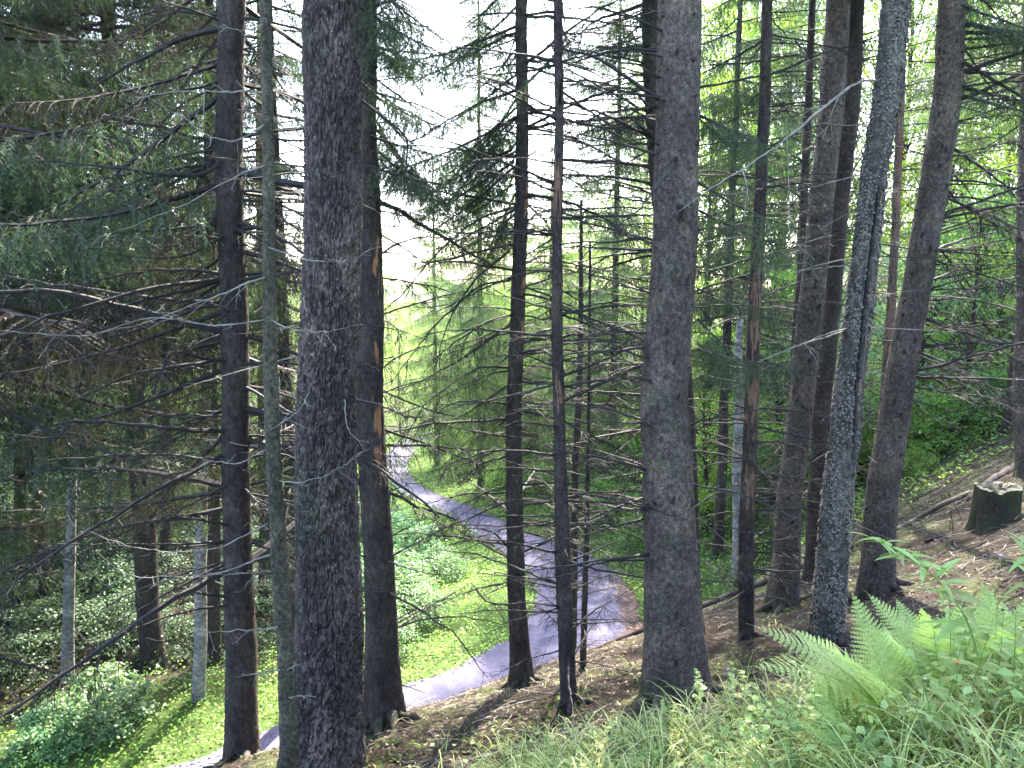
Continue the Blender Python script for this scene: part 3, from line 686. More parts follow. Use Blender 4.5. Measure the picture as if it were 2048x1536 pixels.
# H: large spruce centre right, and H2 behind it
YH = hit(1340, 1400)
Ht, cH, rH, bH = px_tree('thick grey brown spruce trunk with knots and mossy foot, right of the road bend',
    [(1362, 0, 86), (1356, 250, 84), (1348, 500, 88), (1340, 700, 92), (1334, 900, 98), (1336, 1100, 104), (1340, 1250, 110), (1342, 1400, 118)],
    YH, M_spruce, nseg=150, step=.013, moss_h=.32, flare=.3, seed=22,
    knots=[(rnd.uniform(.5, 6), rnd.uniform(3.2, 6.2), rnd.uniform(.012, .034)) for _ in range(48)]+[(zpx(510, YH, (0, 0, -3.9)), 4.7, .07)])
add_branches(Ht, cH, rH, zpx(1150, YH, bH), zpx(0, YH, bH), 50, DB_plain+DB_thick, (.35, 1.0), (-.15, .3), az=(2.4, 4.0), thick=.8)
add_branches(Ht, cH, rH, zpx(1150, YH, bH), zpx(0, YH, bH), 22, DB_plain+DB_twig, (.4, 1.1), (-.2, .3), az=(-.7, .7), thick=.8)
add_stubs(Ht, cH, rH, .4, 6.2, 60, .02)
for k, (pts, r0) in enumerate([
    ([(1312, 214, YH), (1240, 222, YH-.2), (1180, 240, YH-.3), (1130, 285, YH-.4)], .013),
    ([(1340, 345, YH-.25), (1310, 372, YH-.5), (1270, 420, YH-.7), (1220, 450, YH-.8)], .012),
    ([(1290, 695, YH), (1200, 700, YH-.1), (1130, 702, YH-.2), (1080, 705, YH-.2)], .011),
    ([(1288, 1120, YH), (1200, 1125, YH-.2), (1150, 1140, YH-.2), (1070, 1146, YH-.3)], .012),
    ([(1288, 1038, YH), (1230, 1050, YH-.2), (1150, 1075, YH-.3), (1066, 1092, YH-.3)], .011),
    ([(1290, 478, YH), (1200, 480, YH-.1), (1120, 486, YH-.2), (1070, 492, YH-.2)], .01)]):
    hand_branch(Ht, bH, pts, r0, M_twig, 5, 140+k)
H2, cH2, rH2, bH2 = px_tree('tall trunk mostly hidden behind the thick knotted spruce trunk',
    [(1306, 0, 34), (1308, 150, 36), (1316, 300, 38), (1345, 600, 42), (1366, 800, 46), (1372, 1000, 48), (1378, 1230, 52)],
    8.6, M_dark, nseg=48, step=.03, moss_h=.1, seed=25)
add_branches(H2, cH2, rH2, 1.6, 7.6, 130, DB_twig+DB_thick, (.5, 1.5), (-.35, .25), az=(2.2, 4.2), whorl=.25, thick=.8)
# I
YI = hit(1490, 1275)
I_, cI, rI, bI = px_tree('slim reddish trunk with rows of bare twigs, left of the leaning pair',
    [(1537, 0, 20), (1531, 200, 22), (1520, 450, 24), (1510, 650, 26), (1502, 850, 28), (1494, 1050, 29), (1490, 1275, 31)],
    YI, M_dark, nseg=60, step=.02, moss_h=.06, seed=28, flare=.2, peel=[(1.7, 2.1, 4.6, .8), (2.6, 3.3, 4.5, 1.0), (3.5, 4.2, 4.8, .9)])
add_branches(I_, cI, rI, .6, zpx(0, YI, bI), 190, DB_twig+DB_plain, (.35, 1.2), (-.35, .2), whorl=.2, thick=.8)
# J, K
YJ = hit(1562, 1215)
J, cJ, rJ, bJ = px_tree('smooth brown leaning trunk with dark knots and mossy foot, front of the leaning pair',
    [(1678, 0, 44), (1663, 200, 46), (1640, 400, 46), (1619, 600, 47), (1598, 800, 48), (1577, 1000, 49), (1563, 1215, 54)],
    YJ, M_spruce, nseg=96, step=.018, moss_h=.3, seed=31, flare=.3, knots=[(rnd.uniform(.5, 7), rnd.uniform(3.2, 6.2), .03) for _ in range(36)])
add_stubs(J, cJ, rJ, .4, 8, 60, .02)
add_branches(J, cJ, rJ, 1, 8, 24, DB_plain+DB_bare, (.3, .9), (-.4, .2), thick=.7)
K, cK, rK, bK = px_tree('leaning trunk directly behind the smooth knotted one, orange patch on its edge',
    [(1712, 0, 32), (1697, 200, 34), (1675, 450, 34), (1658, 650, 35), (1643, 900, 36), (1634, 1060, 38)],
    YJ+1.6, M_dark, nseg=60, step=.025, moss_h=.1, seed=33, peel=[(5.9, 7.0, 6.0, .5)])  # orange patch stands for low sun catching the right edge
add_branches(K, cK, rK, 1, 8.5, 110, DB_twig+DB_plain, (.4, 1.3), (-.4, .25), whorl=.25, thick=.8)
# P
Pt, cPp, rPp, bPp = px_tree('thin dark trunk behind and left of the leaning pair',
    [(1626, 0, 13), (1618, 200, 15), (1608, 400, 16), (1598, 600, 17), (1586, 800, 18), (1580, 1050, 19)], YJ+3.2, M_dark, nseg=36, step=.05, moss_h=0, seed=35)
add_branches(Pt, cPp, rPp, 1, 9, 130, DB_twig+DB_plain, (.5, 1.4), (-.3, .25), whorl=.25, thick=.8)
# L: flaky cracked trunk
YL = hit(1652, 1292)
L_, cL, rL, bL = px_tree('leaning grey trunk covered in pale flaky lichen with a long vertical crack',
    [(1786, 0, 52), (1770, 200, 50), (1752, 330, 50), (1735, 500, 50), (1712, 700, 52), (1686, 900, 56), (1668, 1050, 58), (1652, 1292, 64)],
    YL, M_grey, 'flaky', nseg=130, step=.013, moss_h=.0, seed=38, flare=.15, crack=[(1.9, 4.6, 4.9)], peel=[(2.2, 4.3, 5.12, .1)],
    knots=[(rnd.uniform(.5, 6), rnd.uniform(3.2, 6.2), .03) for _ in range(12)])
add_stubs(L_, cL, rL, .4, 6, 14, .018)
hand_branch(L_, bL, [(1762, 162, YL), (1720, 165, YL-.2), (1670, 195, YL-.5), (1600, 255, YL-.8), (1520, 310, YL-1.1), (1440, 360, YL-1.3), (1350, 420, YL-1.5)], .014, M_palet, 7, 160)
hand_branch(L_, bL, [(1692, 662, YL), (1640, 680, YL-.3), (1570, 705, YL-.5), (1500, 728, YL-.8)], .009, M_palet, 4, 161)
hand_branch(L_, bL, [(1740, 250, YL), (1690, 252, YL-.2), (1640, 250, YL-.3), (1590, 248, YL-.4)], .005, M_palet, 3, 162)
hand_branch(L_, bL, [(1712, 530, YL), (1660, 532, YL-.2), (1580, 545, YL-.4), (1510, 545, YL-.6)], .005, M_palet, 3, 163)
hand_branch(L_, bL, [(1800, 60, YL), (1790, 100, YL-.3), (1830, 150, YL-.5), (1880, 215, YL-.6)], .006, M_palet, 3, 164)
add_branches(L_, cL, rL, 1.2, 6, 26, DB_pale+DB_bare, (.25, .8), (-.4, .2), thick=.6)
fl = MB(); rr = np.random.default_rng(5)
for k in range(8500):
    zq = rr.uniform(.25, 6.3); t = rr.uniform(np.pi*.95, np.pi*2.05)
    if (1.8 < zq < 4.7 and abs(t-4.9-.25*math.sin(zq*1.3)) < .16) or rr.random() > .55+.75*math.sin(zq*5+t*3)*math.sin(zq*2.1-t*2): continue
    p = cL(zq); q = rL(zq)+.007
    c = p+np.array([math.cos(t)*q, math.sin(t)*q, 0]); n_ = np.array([math.cos(t), math.sin(t), 0]); tg = np.array([-math.sin(t), math.cos(t), 0])
    s = rr.uniform(.004, .014); ot = n_*rr.uniform(.003, .014)
    fl.add([c-tg*s, c+tg*s*.9, c+tg*s*.7+np.array([0, 0, -s*1.5])+ot, c-tg*s*.6+np.array([0, 0, -s*1.3])+ot], [(0, 1, 2, 3)])
stuff('bark_flakes', fl.mesh('bark_flakes', M_flake), parent=L_)
# M
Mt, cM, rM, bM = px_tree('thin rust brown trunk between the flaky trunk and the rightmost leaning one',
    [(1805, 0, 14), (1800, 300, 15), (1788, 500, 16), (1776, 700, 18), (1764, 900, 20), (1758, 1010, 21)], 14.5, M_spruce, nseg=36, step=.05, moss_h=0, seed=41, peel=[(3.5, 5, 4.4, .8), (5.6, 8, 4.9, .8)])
add_branches(Mt, cM, rM, 2, 9, 90, DB_twig, (.5, 1.4), (-.3, .25), whorl=.25, thick=.8)
# N
YN = hit(1748, 1185)
Nt, cN, rN, bN = px_tree('rightmost thick leaning trunk, dark bark with knots and long bare boughs',
    [(1912, 0, 50), (1893, 200, 52), (1873, 350, 53), (1846, 500, 54), (1818, 650, 55), (1793, 800, 57), (1770, 950, 59), (1757, 1080, 62), (1748, 1185, 66)],
    YN, M_spruce, nseg=110, step=.016, moss_h=.1, seed=44, flare=.25, knots=[(rnd.uniform(.5, 7), rnd.uniform(3.2, 6.2), .033) for _ in range(34)])
add_stubs(Nt, cN, rN, .4, 7, 60, .022)
add_branches(Nt, cN, rN, 2.4, 8.6, 130, DB_thick+DB_twig, (.8, 2.0), (-.6, .3), az=(-1.0, 1.0), whorl=.2, thick=.6)
add_branches(Nt, cN, rN, 2.0, 8, 30, DB_plain, (.4, 1.1), (-.3, .3), thick=.7)
# O
YO = 12.2
O, cO, rO, bO = px_tree('trunk at the right picture edge with a yellow mossy root',
    [(2052, 300, 26), (2046, 600, 28), (2042, 800, 30), (2048, 935, 34)], YO, M_spruce, nseg=60, step=.03, moss_h=.25, seed=47, flare=.4)
add_branches(O, cO, rO, 1.2, 7, 60, DB_thick+DB_twig, (.8, 2.0), (-.5, .3), whorl=.2, thick=.6)
# pale and dark trunks behind on both sides
def back_trunk(label, pix, Y, mat, top, nb, pool=DB_twig, Lr=(.6, 1.6), seed=50, name='spruce_tree', **kw):
    t, c, rf, b = px_tree(label, pix, Y, mat, nseg=28, step=.08, top=top, moss_h=0, seed=seed, flare=.15, name=name, **kw)
    if nb: add_branches(t, c, rf, 1.2, top-b[2]-.3, nb, pool, Lr, (-.35, .2), whorl=.3, thick=.8)
    return t, c, rf, b
back_trunk('white birch trunk rising out of the leafy bush at far left', [(150, 500, 12), (148, 800, 14), (142, 1020, 18), (138, 1250, 21), (136, 1480, 24)], 14.0, M_birch, 7, 20, seed=51, name='birch_tree')
back_trunk('pale grey trunk on the verge left of the straight dark trunk', [(410, 900, 18), (402, 1150, 22), (398, 1440, 27)], 13.2, M_birch, 5, 16, seed=52)
back_trunk('whitish broken trunk behind the slim reddish trunk', [(1482, 620, 12), (1478, 700, 15), (1474, 900, 18), (1474, 1000, 18)], 17.5, M_birch, -.4, 8, seed=53, name='birch_tree')
for k, (px, Y, w, lb) in enumerate([
    (40, 16.5, 24, 'dark trunk near the left picture edge, left one of a close trio'),
    (66, 18, 17, 'dark thin trunk near the left picture edge, middle one of a close trio'),
    (84, 21, 14, 'dark thin trunk near the left picture edge, right one of a close trio'),
    (330, 19, 20, 'slim dark trunk just right of the broad black trunk in the shade'),
    (425, 14.6, 26, 'dark trunk standing against the pale grey one on the verge'),
    (236, 22, 16, 'thin dark trunk behind the leafy bush at left'),
    (530, 17, 26, 'dark trunk between the straight dark trunk and the slender mossy one'),
    ]):
    back_trunk(lb, [(px-6, 300, w*.75), (px, 900, w*.9), (px+4, 1350, w)], Y, M_dark, 9, 26, DB_twig, (.8, 2.0), seed=60+k)

def roots(root, base, r0, n, seed, a0=3.4, a1=6.0, mossy=False):
    r = np.random.default_rng(seed)
    for k in range(n):
        a = a0+(a1-a0)*(k+.5)/n+r.uniform(-.25, .25); L = r.uniform(1.6, 4.4)*r0; u = np.linspace(0, 1, 9)
        rad_ = r0*.75+u*L; aa = a+.35*r.normal()*u
        X = base[0]+np.cos(aa)*rad_; Y = base[1]+np.sin(aa)*rad_; Z = height(X, Y, True)+.12*(1-u)**2*r0/.2-.045*u**.5+.012*r.normal(0, 1, 9)
        mb = MB(); tube(mb, np.stack([X, Y, Z], -1)-np.array(base), r0*r.uniform(.2, .34)*(1-u*.75)*(1+.12*r.normal(0, 1, 9)), 7)
        link('root', mb.mesh('root', M_dark, True, {'moss': np.full(9*7+2, .3 if mossy else .05)}), root)
for q in ((D, bD, .17, 5, 1, 3.2, 6.2, True), (E, bE, .13, 5, 2, 3.2, 6.3, True), (F_, bF, .1, 3, 3, 3.6, 6, False), (Ht, bH, .24, 6, 4, 3.1, 6.3, True), (I_, bI, .1, 3, 5, 3.4, 6, False),
          (J, bJ, .17, 4, 6, 3.2, 6.2, True), (L_, bL, .18, 4, 7, 3.2, 6.2, False), (Nt, bN, .2, 4, 8, 3.2, 6.2, False), (B, bB, .16, 4, 9, 3.2, 6.2, False)): roots(*q)
# ------------------------------------------------------------------ live spruces
def spruce(px, Y, h, label, pool, n=70, L=(.7, 1.5), z0=.12, r0=.14, group=None, lean=0, x=None, dead=0, mat=None, prof=.55, topz=None):
    x = xat(px, Y) if x is None else x
    gz = H(x, Y); base = np.array([x, Y, gz-.1])
    P = np.array([base, base+[lean*.5, 0, h*.5], base+[lean, 0, h]])
    me, b, ctr, rf = trunk_mesh('spruce_trunk', P, [r0, r0*.6, .02], mat or M_dark, 16, .25, 'scaly', moss_h=0, seed=int(px) % 97, flare=.2)
    root = thing('spruce_tree', label, 'tree', b, group); link('trunk', me, root)
    for k in range(n):
        f = z0+(.99-z0)*(k+.5)/n; zz = f*h; a = k*2.4+rnd.uniform(-.3, .3)
        Lb = (L[0]+(L[1]-L[0])*(1-f)**prof)*rnd.uniform(.75, 1.15)
        p = ctr(zz); me = rnd.choice(LB_dead if rnd.random() < dead*(1-f)*1.6 else pool)
        link('branch', me, root, M=branch_M((p[0], p[1], p[2]), a, rnd.uniform(-.25, .15)+.35*f-.1, Lb*.75, rnd.uniform(-.2, .2)))
    return root
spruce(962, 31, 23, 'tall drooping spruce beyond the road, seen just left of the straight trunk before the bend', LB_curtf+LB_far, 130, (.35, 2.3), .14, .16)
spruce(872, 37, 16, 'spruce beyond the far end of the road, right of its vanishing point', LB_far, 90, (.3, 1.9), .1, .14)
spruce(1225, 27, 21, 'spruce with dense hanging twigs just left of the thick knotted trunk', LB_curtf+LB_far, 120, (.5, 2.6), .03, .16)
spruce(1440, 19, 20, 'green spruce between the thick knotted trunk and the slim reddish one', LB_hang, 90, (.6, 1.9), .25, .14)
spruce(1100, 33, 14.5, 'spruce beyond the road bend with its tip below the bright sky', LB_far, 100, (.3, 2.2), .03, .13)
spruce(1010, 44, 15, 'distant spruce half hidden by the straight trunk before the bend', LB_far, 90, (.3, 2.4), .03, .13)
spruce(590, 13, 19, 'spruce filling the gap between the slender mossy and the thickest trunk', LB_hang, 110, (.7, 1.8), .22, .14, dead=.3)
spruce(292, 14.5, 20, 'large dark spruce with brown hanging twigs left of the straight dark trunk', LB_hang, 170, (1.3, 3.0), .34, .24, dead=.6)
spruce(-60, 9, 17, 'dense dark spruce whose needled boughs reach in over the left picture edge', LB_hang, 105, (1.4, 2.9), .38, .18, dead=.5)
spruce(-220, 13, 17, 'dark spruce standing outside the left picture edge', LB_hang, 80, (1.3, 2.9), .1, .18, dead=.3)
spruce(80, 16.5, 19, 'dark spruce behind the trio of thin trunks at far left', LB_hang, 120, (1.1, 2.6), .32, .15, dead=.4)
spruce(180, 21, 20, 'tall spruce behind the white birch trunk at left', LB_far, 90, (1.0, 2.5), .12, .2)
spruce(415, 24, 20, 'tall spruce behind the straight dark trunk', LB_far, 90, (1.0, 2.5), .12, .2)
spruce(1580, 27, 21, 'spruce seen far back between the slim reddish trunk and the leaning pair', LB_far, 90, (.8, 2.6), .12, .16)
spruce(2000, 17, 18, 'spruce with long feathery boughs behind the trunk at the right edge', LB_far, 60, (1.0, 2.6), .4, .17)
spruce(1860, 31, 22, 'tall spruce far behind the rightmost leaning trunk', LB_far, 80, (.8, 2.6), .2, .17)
# live crowns of the near trees, above the frame
def crown(root, ctr, rf, base, n=26, L=(.8, 1.5), z0=4.3, z1=8.9):
    for k in range(n):
        zz = (z0+(z1-z0)*k/n)-base[2]; a = k*2.4; p = ctr(zz)
        link('branch', rnd.choice(LB_flat+LB_hang), root, M=branch_M(p, a+rnd.uniform(-.3, .3), rnd.uniform(-.2, .2), rnd.uniform(*L)))
for q in ((A, cA, rA, bA), (B, cB, rB, bB), (D, cD, rD, bD), (E, cE, rE, bE), (F_, cF, rF, bF), (Ht, cH, rH, bH), (H2, cH2, rH2, bH2), (I_, cI, rI, bI), (J, cJ, rJ, bJ), (K, cK, rK, bK), (L_, cL, rL, bL), (Nt, cN, rN, bN), (C, cC, rC, bC)): crown(*q)
# needled sprays on near trunks (upper picture)
def sprays(root, base, pts, pool):
    for (px, py, Y, az, el, s) in pts:
        p = at(px, py, Y)-np.array(base)
        link('branch', rnd.choice(pool), root, M=branch_M(p, az, el, s))
rs = random.Random(5)
sprays(D, bD, [(rs.uniform(735, 760), rs.uniform(-120, 330), YD+rs.uniform(0, .6), rs.uniform(-1.2, 1.0), rs.uniform(-.75, -.2), rs.uniform(.35, .6)) for k in range(16)], LB_curt+LB_hang)
sprays(E, bE, [(rs.uniform(1025, 1048), rs.uniform(-200, 420), YE+rs.uniform(0, .4), rs.uniform(2.3, 4.0), rs.uniform(-.9, -.3), rs.uniform(.35, .65)) for k in range(16)], LB_curt+LB_hang)
sprays(F_, bF, [(1117, rs.uniform(-150, 250), YF+.1, rs.uniform(-.6, 3.6), rs.uniform(-.9, -.3), rs.uniform(.2, .4)) for k in range(8)], LB_curt+LB_hang)
sprays(Ht, bH, [(1395, rs.uniform(-60, 720), YH+.1, rs.uniform(-.3, .9), rs.uniform(-.6, 0), rs.uniform(.25, .45)) for k in range(9)], LB_curt+LB_hang)
sprays(I_, bI, [(1525, rs.uniform(-80, 500), YI+.1, rs.uniform(1.2, 3.4), rs.uniform(-.6, 0), rs.uniform(.3, .5)) for k in range(8)], LB_curt+LB_hang)
sprays(H2, bH2, [(1308, rs.uniform(-100, 330), 8.6, rs.uniform(2.3, 3.9), rs.uniform(-.5, .1), rs.uniform(.25, .5)) for k in range(8)], LB_curt+LB_hang)
sprays(A, bA, [(700, -60, YA, .4, -.3, .5), (700, 0, YA, -.1, -.35, .45), (705, 150, YA, .9, -.2, .4)], LB_hang)
sprays(D, bD, [(735, -40+k*62, YD-.1, rs.uniform(-.7, .7), rs.uniform(-.5, .1), rs.uniform(.3, .55)) for k in range(8)], LB_hang)
sprays(H2, bH2, [(1300, 20+k*70, 8.5, 3.1+rs.uniform(-.5, .5), rs.uniform(-.3, .2), rs.uniform(.4, .7)) for k in range(5)], LB_hang)
sprays(E, bE, [(1042, -40+k*90, YE, rs.uniform(2.6, 4.0), rs.uniform(-.5, -.1), rs.uniform(.4, .75)) for k in range(6)], LB_hang)
sprays(E, bE, [(1030, 640+k*60, YE+.1, rs.uniform(1.9, 3.6), rs.uniform(-.6, -.2), rs.uniform(.5, .8)) for k in range(4)], LB_hang)
sprays(B, bB, [(440, -50+k*60, YB, rs.uniform(2.2, 4.2), rs.uniform(-.5, .1), rs.uniform(.7, 1.2)) for k in range(9)], LB_hang+LB_dead)
sprays(B, bB, [(450, 500+k*60, YB, rs.uniform(2.2, 4.0), rs.uniform(-.5, .1), rs.uniform(.6, 1.1)) for k in range(9)], LB_dead)
sprays(Nt, bN, [(1890, -80+k*80, YN, rs.uniform(-.8, .8), rs.uniform(-.4, .3), rs.uniform(.6, .9)) for k in range(4)], LB_hang)

# ------------------------------------------------------------------ broadleaf trees and bushes
LATER = []
def later(o, phrase): LATER.append((o, phrase)); return o
MARKS = [(60, 'thin trio'), (142, 'white birch'), (288, 'dark spruce'), (400, 'pale grey trunk'), (475, 'straight dark trunk'), (545, 'slender mossy trunk'), (660, 'thickest trunk'), (745, 'trunk behind it'),
         (1030, 'straight middle trunk'), (1116, 'slim peeled trunk'), (1175, 'thinnest pole'), (1340, 'knotted trunk'), (1505, 'slim reddish trunk'), (1610, 'leaning pair'), (1712, 'flaky trunk'), (1810, 'rightmost leaning one'), (2040, 'right edge trunk')]
def finish_labels():
    gaps = {}
    for o, ph in LATER:
        x, y, z = o.location; px = 1024+FPX*x/(y*cP-z*sP)
        k = sum(px > m[0] for m in MARKS); gaps.setdefault((ph, k), []).append((y, o))
    for (ph, k), lst in gaps.items():
        lst.sort(key=lambda q: q[0])
        where = 'left of the '+MARKS[0][1] if k == 0 else 'right of the '+MARKS[-1][1] if k == len(MARKS) else 'between the %s and the %s' % (MARKS[k-1][1], MARKS[k][1])
        if k == 7: where = 'just right of the thickest trunk'
        if k == 8: where = 'left of the straight middle trunk'
        for i, (y, o) in enumerate(lst):
            rank = '' if len(lst) == 1 else ['nearest ', 'second ', 'third ', 'fourth ', 'fifth ', 'sixth ', 'seventh ', 'eighth ', 'ninth ', 'tenth ', 'eleventh ', 'twelfth ', 'thirteenth ', 'fourteenth ', 'fifteenth ', 'sixteenth ', 'seventeenth '][min(i, 16)]
            if len(lst) > 1 and i == len(lst)-1: rank = 'farthest '
            o['label'] = rank+ph+' '+where
def leaf_cloud(mb, C, n, spread, size, r, flat=.5, tilt=.6):
    """n bent rhombic leaves around C"""
    c = C+r.normal(0, 1, (n, 3))*np.array([spread, spread, spread*flat])
    d = r.normal(0, 1, (n, 3)); d[:, 2] = d[:, 2]*tilt-.25; d /= np.linalg.norm(d, axis=1)[:, None]
    u = np.array([0, 0, 1.0])+r.normal(0, .45, (n, 3)); s = np.cross(d, u); s /= np.linalg.norm(s, axis=1)[:, None]
    L = size*r.uniform(.6, 1.25, (n, 1)); dn = np.cross(s, d)
    a = c; b = c+d*L*.45+s*L*.32; e = c+d*L; f = c+d*L*.45-s*L*.32; m = c+d*L*.5-dn*L*.07
    V = np.stack([a, b, e, f], 1).reshape(-1, 3); k = np.arange(n)[:, None]*4
    mb.add(V, None, np.concatenate([k+[0, 1, 2], k+[0, 2, 3]]))
def broadleaf(seed, h=8, w=3.0, ncl=110, nleaf=110, size=.085, low=.15, mat=None):
    r = np.random.default_rng(seed); wood = MB(); lv = MB()
    t = np.linspace(0, 1, 12); P = np.stack([.25*np.sin(t*3+seed), .2*np.sin(t*2.2+seed*2), t*h*.93], -1); P -= P[0]
    tube(wood, P, .11*(1-t*.85), 7)
    for k in range(ncl):
        f = low+(1-low)*r.random()**.8; a = r.uniform(0, UP2)
        R_ = w*(math.sin(math.pi*min(1, (f-low)/(1-low)*.8+.18))**.7)*math.sqrt(r.uniform(.15, 1))
        c = np.array([math.cos(a)*R_, math.sin(a)*R_, f*h]); s0 = np.array([np.interp(max(.05, f-.12-.1*R_/w), t, P[:, q]) for q in range(3)])
        if k % 2 == 0:
            tt = np.linspace(0, 1, 6)[:, None]; Q = s0+(c-s0)*tt+np.array([0, 0, .25])*np.sin(tt*np.pi)*R_*.3
            tube(wood, Q, .022*(1-tt[:, 0]*.8), 3, cap=False)
        leaf_cloud(lv, c, int(nleaf*r.uniform(.6, 1.4)), .3*r.uniform(.7, 1.4), size, r, .32)
    return wood.mesh('broadleaf_trunk', M_dark, True), lv.mesh('broadleaf_crown', mat or M_beech)
BL = [broadleaf(1, 9, 2.8, 130, 90), broadleaf(2, 8, 3.2, 140, 90), broadleaf(3, 10, 2.6, 130, 90), broadleaf(4, 6, 2.6, 110, 90, low=.04, mat=M_under), broadleaf(5, 6, 2.6, 120, 90, low=.04, mat=M_bright)]
def place_bl(v, x, y, s, label, group, rz=None, sz=1.0):
    o = thing('broadleaf_tree', label, 'tree', (x, y, H(x, y)-.1), group)
    o.rotation_euler[2] = rnd.uniform(0, 6.28) if rz is None else rz; o.scale = (s, s, s*sz)
    link('trunk', BL[v][0], o); link('crown', BL[v][1], o); return o
gB = 'broadleaf trees on the right bank'
for px, Y, v, s, sz in [(1290, 29, 0, 1.0, 1), (1180, 33, 1, 1.0, 1), (1420, 25, 2, 1.1, 1.2), (1520, 30, 1, 1.4, 1.3), (1080, 37, 2, 1.0, 1), (1640, 27, 0, 1.3, 1.4), (980, 40, 0, 1.0, 1), (1350, 38, 1, 1.6, 1.2), (1760, 31, 2, 1.4, 1.4),
                        (1880, 26, 1, 1.2, 1.4), (1960, 30, 0, 1.5, 1.4), (2070, 24, 2, 1.3, 1.3), (1240, 46, 1, 1.3, 1), (1480, 42, 2, 1.7, 1.4), (1700, 38, 1, 1.7, 1.5), (1820, 21, 3, 1.1, 1), (1940, 22, 3, 1.1, 1), (2060, 38, 1, 1.8, 1.4), (1600, 21, 3, .9, 1), (1400, 46, 1, 1.9, 1.3), (1500, 52, 0, 2.1, 1.3), (1560, 36, 2, 1.6, 1.3), (1450, 34, 1, 1.5, 1.3), (1300, 55, 2, 1.9, 1.2), (1150, 44, 0, 1.2, 1), (1060, 50, 1, 1.2, 1), (1905, 19, 3, .9, 1.2), (1985, 20, 4, .9, 1.5), (2060, 18, 4, .9, 1.4), (1850, 24, 4, 1.1, 1.4), (1560, 23, 4, .9, 1.2), (1420, 21, 4, .8, 1.2), (1900, 44, 0, 2.0, 1.3)]:
    later(place_bl(v, xat(px, Y), Y, s, '', gB, sz=sz), 'green broadleaf tree')
for px, Y, v, s in [(690, 42, 0, .9), (760, 50, 1, .8), (840, 58, 2, .8), (900, 50, 1, .8), (640, 36, 1, 1.0), (560, 40, 2, 1.1), (480, 34, 0, 1.1), (380, 38, 1, 1.2), (280, 34, 2, 1.2), (180, 40, 0, 1.3), (80, 33, 1, 1.2), (-40, 36, 2, 1.2), (720, 62, 2, 1.1), (960, 64, 1, 1.1),
                    (820, 78, 0, 1.2), (600, 58, 0, 1.2), (450, 55, 1, 1.4), (1040, 60, 0, 1.2), (800, 46, 2, .8), (870, 44, 0, .85), (930, 55, 1, 1.0), (990, 48, 0, 1.0), (780, 66, 0, 1.1), (780, 100, 1, 1.6), (900, 95, 2, 1.4), (1020, 90, 1, 1.5), (680, 90, 0, 1.8), (1130, 80, 2, 1.5), (860, 130, 1, 2.0), (960, 140, 0, 2.0), (740, 140, 2, 2.2), (1090, 130, 1, 2.0), (1200, 110, 0, 1.9), (330, 60, 1, 1.8), (200, 62, 0, 1.9), (60, 58, 2, 1.8)]:
    later(place_bl(v, xat(px, Y), Y, s, '', 'broadleaf trees in the valley'), 'pale green broadleaf tree')
# understory bushes: each one a thing
def bush_mesh(seed, h, w, n, size, mat, flat=.4):
    r = np.random.default_rng(seed); lv = MB(); st = MB()
    for k in range(n):
        a = r.uniform(0, UP2); R_ = w*math.sqrt(r.random()); z = h*(.15+.85*r.random())*math.sqrt(max(.05, 1-(R_/w)**2*.8))
        c = np.array([math.cos(a)*R_, math.sin(a)*R_, z])
        if k % 2 == 0:
            tt = np.linspace(0, 1, 5)[:, None]; tube(st, np.array([c[0]*.15, c[1]*.15, 0])+(c-np.array([c[0]*.15, c[1]*.15, 0]))*tt+np.array([0, 0, .3])*np.sin(tt*3.14)*.3, .008, 3, cap=False)
        leaf_cloud(lv, c, 38, .13, size, r, flat)
    return st.mesh('bush_stems', M_twig), lv.mesh('bush_leaves', mat)
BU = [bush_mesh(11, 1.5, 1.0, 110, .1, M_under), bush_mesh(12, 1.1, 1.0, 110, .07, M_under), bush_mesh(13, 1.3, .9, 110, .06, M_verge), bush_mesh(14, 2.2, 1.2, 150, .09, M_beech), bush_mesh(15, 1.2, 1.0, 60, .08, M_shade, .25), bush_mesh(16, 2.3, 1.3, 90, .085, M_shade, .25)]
def place_bush(v, x, y, s, label, group=None, lt=0):
    o = thing('bush', label, 'bush', (x, y, H(x, y)-.05), group); o.rotation_euler[2] = rnd.uniform(0, 6.28); o.scale = (s, s, s)
    link('stems', BU[v][0], o); link('leaves', BU[v][1], o)
    if lt: later(o, label)
    return o
def bpx(v, px, py, s, label, group=None, lt=0):
    Y = hit(px, py); place_bush(v, at(px, py, Y)[0], Y, s, label, group, lt)
bpx(0, 205, 1450, .8, 'pale green large leaved bush on the verge around the birch trunk')
bpx(0, 105, 1495, .6, 'lower left bush with broad leaves beside the birch trunk')
for px, py, v, s in [(760, 1180, 1, 1.2), (830, 1230, 1, .9), (800, 1120, 0, 1.1), (880, 1150, 1, .8), (760, 1290, 1, .8), (730, 1080, 0, 1.2), (690, 1200, 1, 1.2), (870, 1070, 2, .7)]:
    bpx(v, px, py, s, 'leafy bush inside the road bend', 'bushes inside the road bend', 1)
for px, py, v, s in [(1230, 1040, 3, .8), (1150, 1020, 2, .9), (1080, 990, 3, .8), (1000, 970, 2, .9), (1290, 1080, 2, .9), (940, 950, 3, .7), (1420, 1060, 3, .9), (1460, 1000, 3, 1.0), (1540, 980, 3, .9), (1380, 980, 3, 1.1), (1180, 930, 3, 1.1), (1060, 900, 3, 1.1), (1600, 1000, 2, .9), (900, 900, 3, 1.0), (1280, 960, 3, 1.2)]:
    bpx(v, px, py, s, 'outer bank shrub', 'shrubs on the outer bank', 1)
